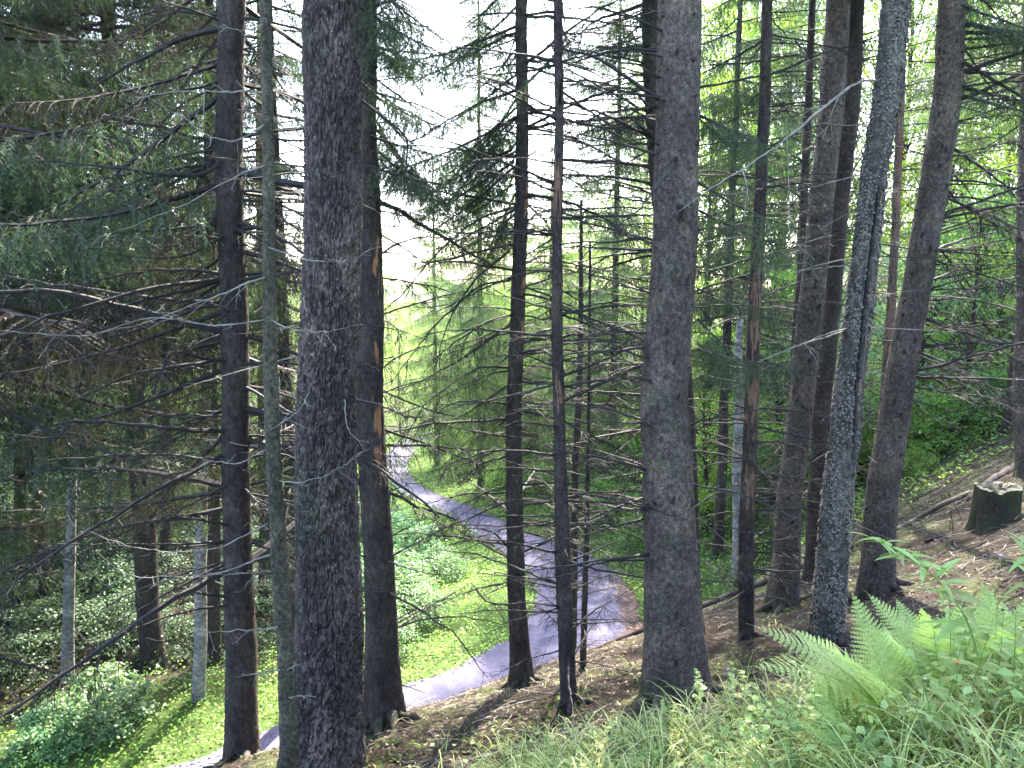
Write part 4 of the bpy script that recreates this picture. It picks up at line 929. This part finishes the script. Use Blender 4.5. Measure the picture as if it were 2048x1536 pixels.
for px, Y, v, s in [(265, 17, 4, .8), (330, 18, 4, 1.0), (480, 17, 4, .9), (545, 16, 4, 1.0), (40, 19, 4, 1.1), (180, 21, 5, 1.0), (60, 25, 5, 1.2), (400, 20, 5, .9), (520, 22, 5, 1.0), (300, 26, 5, 1.3), (140, 29, 5, 1.4), (620, 22, 5, 1.1), (580, 28, 3, 1.5), (0, 22, 5, 1.1), (460, 28, 5, 1.4), (230, 33, 5, 1.8), (100, 36, 5, 1.8), (350, 34, 3, 1.8), (20, 16, 4, 1.2), (170, 17.5, 5, .8), (240, 19, 5, .9), (330, 22, 5, 1.1), (120, 22, 5, 1.1), (430, 23, 5, 1.1), (500, 18.5, 5, .8), (210, 24, 5, 1.3), (-40, 18, 5, 1.1), (370, 29, 5, 1.5), (50, 31, 5, 1.6), (180, 28, 5, 1.4), (270, 31, 5, 1.6), (540, 25, 5, 1.3), (300, 15.3, 4, .8), (250, 15.6, 4, .9), (190, 15.2, 4, .8), (340, 15, 4, .7), (120, 15.4, 4, .9), (60, 15, 4, .9), (230, 17, 4, 1), (160, 18, 4, 1.1), (420, 16, 4, .8), (20, 14, 4, .8), (280, 20, 4, 1.2), (100, 19.5, 4, 1.2)]:
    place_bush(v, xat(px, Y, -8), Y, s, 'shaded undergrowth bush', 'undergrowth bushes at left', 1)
for px, Y, v, s in [(1870, 19, 3, 1.0), (1930, 20, 3, 1.1), (1990, 19, 3, 1.0), (1820, 19, 3, .8), (1900, 23, 3, 1.4), (2020, 23, 3, 1.4), (1780, 22, 3, 1.2), (1700, 21, 3, 1.1), (1840, 17.5, 2, .6)]:
    place_bush(v, xat(px, Y, -4), Y, s, 'shrub above the brown slope', 'shrubs above the brown slope', 1)

# ------------------------------------------------------------------ verge ground cover
def scatter_ground(n, xr, yr, cond, seed):
    r = np.random.default_rng(seed); X = r.uniform(*xr, n); Y = r.uniform(*yr, n); k = cond(X, Y, r); return X[k], Y[k], r
def cover(name, label, n, xr, yr, cond, size, hgt, mat, seed):
    X, Y, r = scatter_ground(n, xr, yr, cond, seed); Z = np.maximum(height(X, Y), np.where(road_dist(X, Y)[0] < .05, road_z(Y)+.03, -99)); m = len(X)
    clump = .5+.5*noise2(X*1.3, Y*1.3, 31)+.35*noise2(X*4, Y*4, 33)
    hh = hgt*(.25+np.clip(clump, 0, 1.3))*r.uniform(.3, 1, m)
    c = np.stack([X, Y, Z+hh], -1)
    d = r.normal(0, 1, (m, 3)); d[:, 2] = d[:, 2]*.45; d /= np.linalg.norm(d, axis=1)[:, None]
    u = np.array([0, 0, 1.0])+r.normal(0, .4, (m, 3)); s = np.cross(d, u); s /= np.linalg.norm(s, axis=1)[:, None]
    L = size*r.uniform(.5, 1.3, (m, 1))
    V = np.stack([c-d*L*.5, c+s*L*.34, c+d*L*.5, c-s*L*.34], 1).reshape(-1, 3); k = np.arange(m)[:, None]*4
    mb = MB(); mb.add(V, None, np.concatenate([k+[0, 1, 2], k+[0, 2, 3]]))
    stuff(name, mb.mesh(name, mat), label, 'ground cover')
def c_inner(X, Y, r):
    d, s = road_dist(X, Y); return (d > -.16*r.random(len(X))**2) & (~s) & (r.random(len(X)) < np.where(X < -4, np.clip(2.2-d*.55, .02, 1), np.clip(1.4-d*.13, .25, 1))) & (near_slope(X, Y)[0] < road_z(Y)+.3)
def c_outer(X, Y, r):
    d, s = road_dist(X, Y); return (d > -.16*r.random(len(X))**2) & s & (Y > 14.5) & (r.random(len(X)) < np.clip(1.3-d*.13, .1, 1)) & (near_slope(X, Y)[0] < height(X, Y)+.15)
cover('verge_plants', 'bright green low leafy plants covering the verge inside the bend', 170000, (-14, 1.5), (8, 50), c_inner, .058, .2, M_verge, 41)
cover('bank_plants', 'yellow green low plants on the outer bank of the road', 130000, (-9, 13), (14.5, 60), c_outer, .09, .22, M_verge, 42)

r = np.random.default_rng(99); n_ = 2600; k = r.integers(0, 225, n_); f = np.where(r.random(n_) < .5, r.beta(.5, .5, n_), r.beta(4, 1.1, n_)); inb = r.random(n_) < np.where((f > .6) & (np.abs(rc[k, 1]-17.5) < 3), 1, .3)
k = k[inb]; f = f[inb]; m = len(k); P = pi_[k]*(1-f[:, None])+po_[k]*f[:, None]+r.normal(0, .03, (m, 2))
c = np.stack([P[:, 0], P[:, 1], road_z(P[:, 1])+.045], -1); th = r.uniform(0, UP2, m); L = r.uniform(.012, .045, m)[:, None]; d = np.stack([np.cos(th), np.sin(th), r.normal(0, .15, m)], -1); s = np.stack([-np.sin(th), np.cos(th), r.normal(0, .15, m)], -1)
V = np.stack([c-d*L, c+s*L*.6, c+d*L, c-s*L*.6], 1).reshape(-1, 3); k = np.arange(m)[:, None]*4; mb = MB(); mb.add(V, None, np.concatenate([k+[0, 1, 2], k+[0, 2, 3]]))
stuff('road_leaves', mb.mesh('road_leaves', leaf_mat('fallen_leaves', [(.06, .035, .02), (.16, .09, .04), (.35, .28, .16)], trans=.1)), 'small fallen leaves scattered on the road, thickest on the outer bend', 'leaf litter')
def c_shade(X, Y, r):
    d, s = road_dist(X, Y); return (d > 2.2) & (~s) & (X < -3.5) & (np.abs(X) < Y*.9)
cover('added_shade_plants', 'added dark low plants standing in for shade under the trees left of the road', 45000, (-32, -3), (11, 40), c_shade, .1, .4, M_shade, 43)  # dark leaves added to darken the ground, shade put into their colour
# ------------------------------------------------------------------ litter on the near slope
r = np.random.default_rng(77)
def slope_pts(n, seed, ymin=2.5):
    r = np.random.default_rng(seed); X = r.uniform(-3.5, 11, n); Y = ymin+r.random(n)**.8*(17-ymin)
    k = (near_slope(X, Y)[1] < .8) & (np.abs(X) < Y*.8+.6); return X[k], Y[k], r
X, Y, r = slope_pts(70000, 78); Z = height(X, Y); m = len(X)
mb = MB(); th = r.uniform(0, UP2, m); L = r.uniform(.008, .03, m); d = np.stack([np.cos(th), np.sin(th), r.normal(0, .35, m)], -1); s = np.stack([-np.sin(th), np.cos(th), r.normal(0, .35, m)], -1)
c = np.stack([X, Y, Z+r.uniform(.002, .02, m)], -1); w = (L*r.uniform(.12, .5, m))[:, None]; L = L[:, None]
V = np.stack([c-d*L, c+s*w, c+d*L, c-s*w], 1).reshape(-1, 3); k = np.arange(m)[:, None]*4
mb.add(V, None, np.concatenate([k+[0, 1, 2], k+[0, 2, 3]]))
stuff('leaf_litter', mb.mesh('leaf_litter', M_litter), 'brown needles and dead leaves strewn over the near slope', 'leaf litter')
X, Y, r = slope_pts(5200, 79); Z = height(X, Y); mb = MB()
for x, y, z in zip(X, Y, Z):
    t = r.uniform(0, UP2); L = r.uniform(.08, .5)*(1 if r.random() < .85 else 2); u = np.linspace(0, 1, 5)
    px_ = x+math.cos(t)*L*(u-.5)+np.cumsum(r.normal(0, .012, 5)); py_ = y+math.sin(t)*L*(u-.5)+np.cumsum(r.normal(0, .012, 5))
    pz_ = near_slope(px_, py_)[0]; pz_ = z+(pz_-pz_[2])+.012+np.abs(r.normal(0, .012, 5))
    tube(mb, np.stack([px_, py_, pz_], -1), r.uniform(.0015, .006)*(1-u*.5), 3, cap=False)
stuff('fallen_twigs', mb.mesh('fallen_twigs', M_palet), 'thin dry twigs lying scattered over the brown slope', 'twigs')
# moss / clover tufts in patches
X, Y, r = slope_pts(60000, 80); k = fbm2(X*.9, Y*.9, 50, 3) > .42; X = X[k]; Y = Y[k]; Z = height(X, Y); m = len(X)
mb = MB(); th = r.uniform(0, UP2, m); s_ = r.uniform(.01, .03, m)[:, None]
c = np.stack([X, Y, Z+r.uniform(.003, .04, m)], -1); d = np.stack([np.cos(th), np.sin(th), r.normal(0, .5, m)], -1); s = np.stack([-np.sin(th), np.cos(th), r.normal(0, .4, m)], -1)
V = np.stack([c-d*s_, c+s*s_*.7, c+d*s_, c-s*s_*.7], 1).reshape(-1, 3); k = np.arange(m)[:, None]*4
mb.add(V, None, np.concatenate([k+[0, 1, 2], k+[0, 2, 3]]))
stuff('moss', mb.mesh('moss', M_moss), 'yellow green moss and clover in patches on the slope', 'moss')

# ------------------------------------------------------------------ logs and stump
def log(label, pts, r0, r1, mat, twigs, seed):
    P = smooth_path([(at(px, py, Y)) for px, py, Y in pts], 40); base = P[0].copy()
    mb = MB(); r = np.random.default_rng(seed); u = np.linspace(0, 1, 40)
    P = P+np.cumsum(r.normal(0, .004, P.shape), 0)
    tube(mb, P-base, (r0+(r1-r0)*u)*(1+.08*r.normal(0, 1, 40)), 12)
    o = thing('fallen_log', label, 'log', base); link('stem', mb.mesh('log', mat, True), o)
    for k in range(twigs):
        i = r.integers(2, 38); d = np.array([r.normal(0, .6), r.normal(0, .4), r.uniform(.2, 1)]); d /= np.linalg.norm(d); L = r.uniform(.2, .75)
        t = np.linspace(0, 1, 6)[:, None]; Q = (P[i]-base)+d*L*t+np.array([-.2, 0, 0])*t*t*L
        b = MB(); tube(b, Q, .007*(1-t[:, 0]*.8), 4); link('branch', b.mesh('log_twig', M_twig), o)
    return o
def onslope(px, py, lift=.07):
    Y = hit(px, py); return (px, py-2, Y)
log('long dark fallen stem with upright twigs along the bank edge behind the thick spruce',
    [(1160, 1312, 9.6), (1285, 1262, 9.9), (1395, 1216, 10.2), (1470, 1186, 10.6), (1530, 1162, 11.0), (1640, 1112, 11.8), (1700, 1088, 12.3)], .03, .06, M_dark, 16, 1)
log('pale stripped log lying on the brown slope beside the mossy stump', [onslope(1770, 1072), onslope(1830, 1046), onslope(1890, 1016), onslope(1945, 990)], .035, .045, M_dark2, 2, 2)
log('dark mossy log running down from the trunk at the right edge', [onslope(1935, 1000), onslope(1990, 962), onslope(2045, 930)], .06, .09, M_dark, 1, 3)
log('thin dark fallen pole below the stump', [onslope(1850, 1085), onslope(1920, 1062), onslope(1990, 1040)], .018, .025, M_twig, 3, 4)
# stump
YS = hit(1988, 1052); ps = at(1988, 1052, YS); sr = 41*(YS*cP-ps[2]*sP)/FPX; sh = 80*(YS*cP-ps[2]*sP)/FPX
st = thing('tree_stump', 'mossy broken tree stump on the slope near the right edge', 'stump', (ps[0], ps[1], H(ps[0], ps[1])-.1))
mb = MB(); ns = 90; nzr = 26; th = np.arange(ns)/ns*2*np.pi; V = []; mo = []
toph = sh+.1+.05*noise2(np.cos(th)*2+5, np.sin(th)*2, 3)+.012*noise2(np.cos(th)*9, np.sin(th)*9, 5)
for q in range(nzr):
    f = q/(nzr-1); rr_ = sr*(1+.35*math.exp(-f*5)*(.6+.4*np.cos(th*5)))*(1+.07*noise3(np.cos(th)*5, np.sin(th)*5, np.full(ns, f*1.5), 8))-.02*np.abs(noise3(np.cos(th)*10, np.sin(th)*10, np.full(ns, f*1.2), 9))
    V.append(np.stack([np.cos(th)*rr_, np.sin(th)*rr_, toph*f], -1)); mo.append(np.clip(.5+.5*noise2(th*2, np.full(ns, f*4.), 6)+.6*(f > .93), 0, 1))
i = np.arange(nzr-1)[:, None]*ns; j = np.arange(ns)[None]
mb.add(np.concatenate(V), np.stack([i+j, i+(j+1) % ns, i+ns+(j+1) % ns, i+ns+j], -1).reshape(-1, 4))
link('stump_wood', mb.mesh('stump_wood', M_dark, True, {'moss': np.concatenate(mo)}), st)
mb = MB(); rings = [V[-1]*[1-.16*q, 1-.16*q, 1]+np.array([0, 0, 0])-[0, 0, .012*q]+np.stack([0*th, 0*th, .02*noise2(th*3, 0*th+q, 4)], -1)*(q > 0) for q in range(6)]; rings.append(np.tile(rings[-1].mean(0), (ns, 1)))
i = np.arange(6)[:, None]*ns; mb.add(np.concatenate(rings), np.stack([i+j, i+(j+1) % ns, i+ns+(j+1) % ns, i+ns+j], -1).reshape(-1, 4))
link('cut_top', mb.mesh('stump_top', simple('stump_top', (.006, .008, .004), (.022, .028, .01), 9)), st)

# small dark cut stump at the bank edge, and a dead sprig beside it
Yq = 10.2; p = at(1218, 1312, Yq); mb = MB(); tube(mb, [(0, 0, -.5), (0, 0, .0), (.01, 0, .11)], [.06, .055, .05], 10)
link('stump_wood', mb.mesh('small_stump', M_knot), thing('small_stump', 'small black cut stump at the bank edge by the fallen stem', 'stump', p))

# ------------------------------------------------------------------ foreground plants
def g_density(X, Y):
    lim = 5.0+.45*noise2(X*1.5, Y*1.5, 61)+np.interp(X, [-1.2, -.3, .5, 1.2, 2.2, 3.4], [-.8, -.35, -.5, -.4, .1, .5])
    return np.clip((lim-Y)*2.2, 0, 1)*np.clip((X+1.15)*.9, .0, 1)
def blades(name, label, n, mat, Lr, wr, seed, clump=True, dens=None, xr=(-1.4, 3.9), yr=(2.0, 5.9), droop=(.5, 1.4)):
    r = np.random.default_rng(seed); nc_ = n//14
    cx_ = r.uniform(*xr, nc_); cy_ = r.uniform(*yr, nc_); X = np.repeat(cx_, 14)+r.normal(0, .05, nc_*14); Y = np.repeat(cy_, 14)+r.normal(0, .05, nc_*14)
    k = (r.random(len(X)) < (dens or g_density)(X, Y)) & (np.abs(X) < Y*.75+.35); X = X[k]; Y = Y[k]; Z = height(X, Y)-.02; m = len(X)
    az = r.uniform(0, UP2, m)+0; L = r.uniform(*Lr, m)*(.7+.3*noise2(X*2, Y*2, 71)); el0 = r.uniform(.9, 1.5, m); dr = r.uniform(*droop, m); W = r.uniform(*wr, m)
    ns = 7; c = np.stack([X, Y, Z], -1); pts = [c]; el = el0.copy()
    for q in range(ns):
        el = el-dr*.42*(q+1)/ns*1.5; c = c+np.stack([np.cos(az)*np.cos(el), np.sin(az)*np.cos(el), np.sin(el)], -1)*(L/ns)[:, None]; pts.append(c)
    s = np.stack([-np.sin(az), np.cos(az), 0*az], -1); Vs = []
    for q, p in enumerate(pts):
        w = (W*(1-(q/ns)**1.6)*.5+.0003)[:, None]; Vs += [p-s*w, p+s*w]
    V = np.stack(Vs, 1).reshape(-1, 3); k = np.arange(m)[:, None]*(2*(ns+1)); Q = np.concatenate([k+[2*q, 2*q+1, 2*q+3, 2*q+2] for q in range(ns)])
    mb = MB(); mb.add(V, Q); stuff(name, mb.mesh(name, mat, True), label, 'grass')
blades('grass', 'long arching green grass in the foreground', 24000, M_grass, (.28, .68), (.005, .011), 91)
blades('short_grass', 'short green grass blades under the foreground plants', 22000, M_grass, (.1, .3), (.003, .007), 92)
blades('dry_grass', 'straw coloured dry grass blades among the green', 5200, M_straw, (.15, .5), (.003, .006), 93, droop=(.4, 1.8))
def d_sunpatch(X, Y): return np.exp(-((X-2.0)**2/.25+(Y-2.9)**2/.2))
blades('sunlit_straw_patch', 'patch of straw blades coloured as sunlit grass in the lower right corner', 9000, M_straw, (.08, .35), (.003, .006), 94, dens=d_sunpatch, xr=(.9, 3), yr=(2.1, 3.8), droop=(1, 2.4))  # straw colour stands in for sunlight on this bit of grass
def d_sparse(X, Y): return .35*np.exp(-((X+.2)**2/1.2+(Y-5.4)**2/.5))+.1
blades('sparse_grass', 'thin scattered grass on the brown slope', 2600, M_grass, (.15, .45), (.003, .006), 95, dens=d_sparse, xr=(-2.2, 4), yr=(4.6, 8.2))
# low leaves between the grass
X = rng.uniform(-.8, 3.8, 12000); Y = rng.uniform(2.0, 5.6, 12000); k = rng.random(12000) < g_density(X, Y)*np.clip((X+.4)*.7, .1, 1); X = X[k]; Y = Y[k]; m = len(X)
hh = rng.uniform(.03, .34, m)*(.6+.4*noise2(X*2.2, Y*2.2, 81)); c = np.stack([X, Y, height(X, Y)+hh], -1)
d = rng.normal(0, 1, (m, 3)); d[:, 2] *= .4; d /= np.linalg.norm(d, axis=1)[:, None]; u = np.array([0, 0, 1.])+rng.normal(0, .35, (m, 3)); s = np.cross(d, u); s /= np.linalg.norm(s, axis=1)[:, None]; L = rng.uniform(.018, .05, m)[:, None]
dn = np.array([0, 0, -1.0])
V = np.stack([c, c+d*L*.35+s*L*.36, c+d*L*.75+s*L*.25, c+d*L*1.1+dn*L*.15, c+d*L*.75-s*L*.25, c+d*L*.35-s*L*.36], 1).reshape(-1, 3); k = np.arange(m)[:, None]*6
mb = MB(); mb.add(V, np.concatenate([k+[0, 1, 2, 3], k+[0, 3, 4, 5]])); stuff('low_herbs', mb.mesh('low_herbs', M_herb), 'small round leaves of low herbs between the foreground grass', 'ground cover')

# ---- fern fronds: unit length along +X, face up +Z
def frond_mesh(seed, wmax=.24):
    r = np.random.default_rng(seed); mb = MB(); n = 30
    x = np.linspace(0, 1, n); z = .13*np.sin(x*np.pi); P = np.stack([x, .03*np.sin(x*3+seed), z], -1)
    tube(mb, P, .0045*(1-x*.85), 4, cap=False)
    for k in range(1, 28):
        f = .13+.86*(k/28)**.95; L = wmax*math.sin(math.pi*min(1, (f-.02)*.95+.12))**.8*(1-f)**.35*1.25*r.uniform(.92, 1.06)
        if f > .9: L *= (1-f)/.1*.8+.2
        a = np.array([np.interp(f, x, P[:, q]) for q in range(3)])
        for sd in (-1, 1):
            d = np.array([.42, sd, -.12+r.normal(0, .08)]); d /= np.linalg.norm(d); nl = max(3, int(L/.017)); pw = .0165*(1-.35*f)
            t = np.cross(d, [0, 0, 1.0]); t /= np.linalg.norm(t)
            for q in range(nl):
                g = a+d*L*(q/nl); ll = pw*(1-(q/nl)**1.5*.85)*1.15; st_ = L/nl
                nx_ = a+d*L*((q+.95)/nl); dz = np.array([0, 0, -L*.12*(q/nl)**2])
                for s2 in (-1, 1):
                    mb.add([g+dz, nx_+dz, nx_+d*st_*.25+t*s2*ll+dz-[0, 0, .002], g+d*st_*.35+t*s2*ll+dz-[0, 0, .002]], [(0, 1, 2, 3)])
    return mb.mesh('frond', M_fern)
FR = [frond_mesh(1, .18), frond_mesh(2, .2), frond_mesh(3, .165)]
def frond(root, b, tip, roll, v):
    b = np.array(b); tip = np.array(tip); X_ = tip-b; L = np.linalg.norm(X_); X_ = X_/L
    roll = roll*.6*(1 if X_[0] > 0 else -1); up = np.array([0, 0, 1.0]); Yv = np.cross(up, X_); Yv /= np.linalg.norm(Yv); Zv = np.cross(X_, Yv)
    c, s = math.cos(roll), math.sin(roll); Y2 = Yv*c+Zv*s; Z2 = -Yv*s+Zv*c
    M = Matrix(((X_[0]*L, Y2[0]*L, Z2[0]*L, b[0]), (X_[1]*L, Y2[1]*L, Z2[1]*L, b[1]), (X_[2]*L, Y2[2]*L, Z2[2]*L, b[2]), (0, 0, 0, 1)))
    link('frond', FR[v % 3], root, M=M)
def fern(label, basepx, Yb, tips, extra=4, seed=0):
    r = random.Random(seed); b = at(*basepx, Yb); b[2] = H(b[0], b[1]); root = thing('fern', label, 'fern', b)
    for k, (px, py, Y, roll) in enumerate(tips): frond(root, (0, 0, 0), at(px, py, Y)-b, roll, k)
    for k in range(extra):
        a = r.uniform(0, UP2); L = r.uniform(.35, .6); frond(root, (0, 0, 0), (math.cos(a)*L, math.sin(a)*L, r.uniform(.1, .4)), r.uniform(-.3, .3), k)
fern('large pale green fern with long fronds pointing left, in front of the flaky grey trunk', (1800, 1440), 3.25,
     [(1492, 1252, 3.3, .5), (1492, 1342, 3.0, .35), (1560, 1250, 3.6, .4), (1690, 1170, 3.5, .9), (1640, 1330, 2.8, .5), (1872, 1500, 2.55, .2), (1760, 1240, 3.7, .3)], 1, 1)
fern('fern with upright feathery fronds behind the large fern', (1880, 1400), 3.5, [(1700, 1240, 3.5, .6), (1720, 1180, 3.8, .6), (1990, 1165, 3.7, .4), (1930, 1190, 3.5, .3), (1780, 1190, 3.9, .5), (1840, 1210, 3.3, .3)], 1, 2)
fern('fern half hidden by grass at the lower middle right', (1700, 1520), 2.9, [(1560, 1430, 2.9, .3), (1640, 1440, 3.1, .3), (1780, 1450, 2.9, .3), (1830, 1500, 2.7, .2)], 2, 3)
fern('fern among the nettles near the right picture edge', (2000, 1330), 3.4, [(1880, 1230, 3.4, .4), (1950, 1150, 3.6, .3), (2060, 1180, 3.4, .3), (2010, 1250, 3.1, .3)], 2, 4)

# ---- leaves as parts
def leaf_mesh(name, L, w, mat, teeth=0, fold=.15, bend=.25, n=9):
    mb = MB(); V = []; q = []
    for k in range(n+1):
        f = k/n; ww = w*(math.sin(math.pi*f**.75))**.85 if 0 < k < n else .0004
        if teeth and 0 < k < n: ww *= (1+.16*(k % 2))
        z = -bend*L*f*f
        V += [(f*L, -ww, z+fold*ww), (f*L, 0, z), (f*L, ww, z+fold*ww)]
    for k in range(n):
        a = k*3; q += [(a, a+1, a+4, a+3), (a+1, a+2, a+5, a+4)]
    mb.add(V, q); return mb.mesh(name, mat)
LF_lance = [leaf_mesh('lance_leaf', 1, .1, M_herb, 0, .3, b) for b in (.15, .35, .5)]
LF_oval = [leaf_mesh('oval_leaf', 1, .3, M_herb, 1, .2, b) for b in (.1, .25, .4)]
LF_heart = [leaf_mesh('heart_leaf', 1, .42, M_herb, 1, .15, b, 7) for b in (.1, .3)]
def place_leaf(root, p, d, L, pool, r, nm='leaf', roll=0):
    az = math.atan2(d[1], d[0]); el = math.asin(max(-1, min(1, d[2]))); link(nm, r.choice(pool), root, M=branch_M(p, az, el, L, roll))
def stem_plant(label, P, pool, nl, Lr, r0=.003, seed=0, group=None, name='leafy_plant', opp=True, cat='plant', f0=.25, elr=(.0, .7)):
    r = random.Random(seed); P = smooth_path(P, 24); base = P[0].copy(); P = P-base
    root = thing(name, label, cat, base, group); mb = MB(); u = np.linspace(0, 1, 24); tube(mb, P, r0*(1-u*.7), 5); link('stem', mb.mesh('plant_stem', M_stem, True), root)
    for k in range(nl):
        f = f0+(1-f0)*(k+.5)/nl; i = f*23; a = P[int(i)]; L = r.uniform(*Lr)*(1.05-.55*f)
        phi = k*2.4 if not opp else (k//1)*math.pi/2
        for s in ((0, math.pi) if opp else (0,)):
            e = r.uniform(*elr); az = phi+s+r.uniform(-.3, .3); d = (math.cos(az)*math.cos(e), math.sin(az)*math.cos(e), math.sin(e))
            place_leaf(root, a, d, L, pool, r, 'leaf', r.uniform(-.3, .3))
    return root
stem_plant('tall stem with narrow arching leaves leaning left over the brown slope',
    [at(1985, 1420, 2.7), at(1960, 1330, 2.75), at(1935, 1245, 2.8), at(1890, 1175, 2.85), at(1840, 1130, 2.9), at(1780, 1092, 2.95), at(1725, 1068, 3.0)], LF_lance, 40, (.16, .25), .0045, 3, opp=False, f0=.3, elr=(-.1, .6), cat='plant')
stem_plant('narrow leaved stem rising at the right picture edge', [at(2080, 1350, 2.8), at(2075, 1220, 2.8), at(2062, 1130, 2.8), at(2045, 1062, 2.8)], LF_lance, 22, (.12, .18), .0045, 4, opp=False, f0=.4, elr=(-.1, .7))
hr = random.Random(21)
herbs = []
gN = 'toothed leafy herbs in the right foreground'
for k in range(34):
    px = hr.uniform(1880, 2090); py = hr.uniform(1190, 1440); Yh = 2.7+hr.uniform(0, 1.3)
    b = at(px, py, Yh); b[2] = H(b[0], b[1]); h = hr.uniform(.3, .62); dx, dy = hr.uniform(-.12, .12), hr.uniform(-.12, .12)
    herbs.append((b[1], b[0], stem_plant('herb', [b, b+[dx*.4, dy*.4, h*.5], b+[dx, dy, h]], LF_oval, 7, (.06, .11), .0028, 100+k, gN)))
ORD = ['rightmost', 'second from right', 'third from right', 'fourth from right', 'fifth from right', 'sixth from right', 'seventh from right', 'eighth from right', 'ninth from right', 'tenth from right', 'eleventh from right', 'twelfth from right']
herbs.sort(key=lambda q: q[0])
for row, nm in enumerate(('front', 'middle', 'back')):
    seg_ = sorted(herbs[row*12:(row+1)*12], key=lambda q: -q[1]/q[0])
    for q, hh_ in enumerate(seg_): hh_[2]['label'] = 'toothed leafy herb, %s in the %s row of the right foreground' % (ORD[q], nm)
for k, (px, py, Y, h) in enumerate([(1385, 1470, 4.6, .42), (1340, 1500, 4.3, .3), (1450, 1440, 4.7, .4), (1390, 1400, 5.2, .35), (1500, 1480, 4.0, .35), (1560, 1520, 3.6, .3), (1620, 1500, 3.5, .35), (1700, 1530, 3.1, .3), (1790, 1540, 2.9, .3), (1480, 1400, 4.9, .3)]):
    b = at(px, py, Y); b[2] = H(b[0], b[1])
    stem_plant('small round leaved herb in the foreground grass, %s of ten from the left' % ['second', 'first', 'fourth', 'third', 'sixth', 'seventh', 'eighth', 'ninth', 'last', 'fifth'][k], [b, b+[.03, 0, h*.5], b+[.08*hr.uniform(-1, 1), .0, h]], LF_heart, 6, (.05, .09), .0025, 200+k, 'rounded herbs in the foreground grass')
for k, (px, py, Y, c, lb) in enumerate([(1915, 1325, 2.75, (.75, .12, .02), 'small orange flower above the leaves in the right foreground'), (1455, 1340, 4.6, (.35, .2, .6), 'small violet flower beside the thick spruce foot'), (2002, 1112, 3.2, (.5, .42, .65), 'pale lilac flower head near the right edge'), (1848, 1358, 2.8, (.8, .8, .7), 'small white flower bud on a thin stalk above the ferns')]):
    p = at(px, py, Y); g = H(p[0], p[1]); root = thing('flower', lb, 'flower', (p[0], p[1], g))
    mb = MB(); tube(mb, [(0, 0, 0), (.01, 0, (p[2]-g)*.5), (0, 0, p[2]-g)], .0018, 4); link('stem', mb.mesh('flower_stem', M_stem), root)
    pm = simple('petal', c, c, 5, .5); mb = MB()
    mb.add([(0, 0, 0), (.5, -.22, .15), (1, 0, .1), (.5, .22, .15)], [(0, 1, 2, 3)]); me = mb.mesh('petal', pm)
    for q in range(6): link('petal', me, root, M=branch_M((0, 0, p[2]-g), q*1.047, .3, .014))
finish_labels()
print('objects', len(bpy.data.objects), 'tris', sum(len(m.loops)-2*len(m.polygons) for m in bpy.data.meshes))

HAZE = .0003
def haze():
    mb = MB(); x0, x1, y0, y1, z0, z1 = -702, 702, -62, 902, float(GZ.min())-1, max(float(GZ.max())+1, 36)
    mb.add([(x0, y0, z0), (x1, y0, z0), (x1, y1, z0), (x0, y1, z0), (x0, y0, z1), (x1, y0, z1), (x1, y1, z1), (x0, y1, z1)], [(0, 3, 2, 1), (4, 5, 6, 7), (0, 1, 5, 4), (1, 2, 6, 5), (2, 3, 7, 6), (3, 0, 4, 7)])
    m, nt, out = newmat('haze'); v = N(nt, 'ShaderNodeVolumePrincipled'); v.inputs['Density'].default_value = HAZE; v.inputs['Color'].default_value = (.85, .88, .95, 1); v.inputs['Anisotropy'].default_value = .5
    nt.links.new(v.outputs[0], out.inputs['Volume']); stuff('haze', mb.mesh('haze', m), 'thin backlit haze between the far trees', 'haze')
haze()
print('RANGE', GZ.min(), GZ.max())
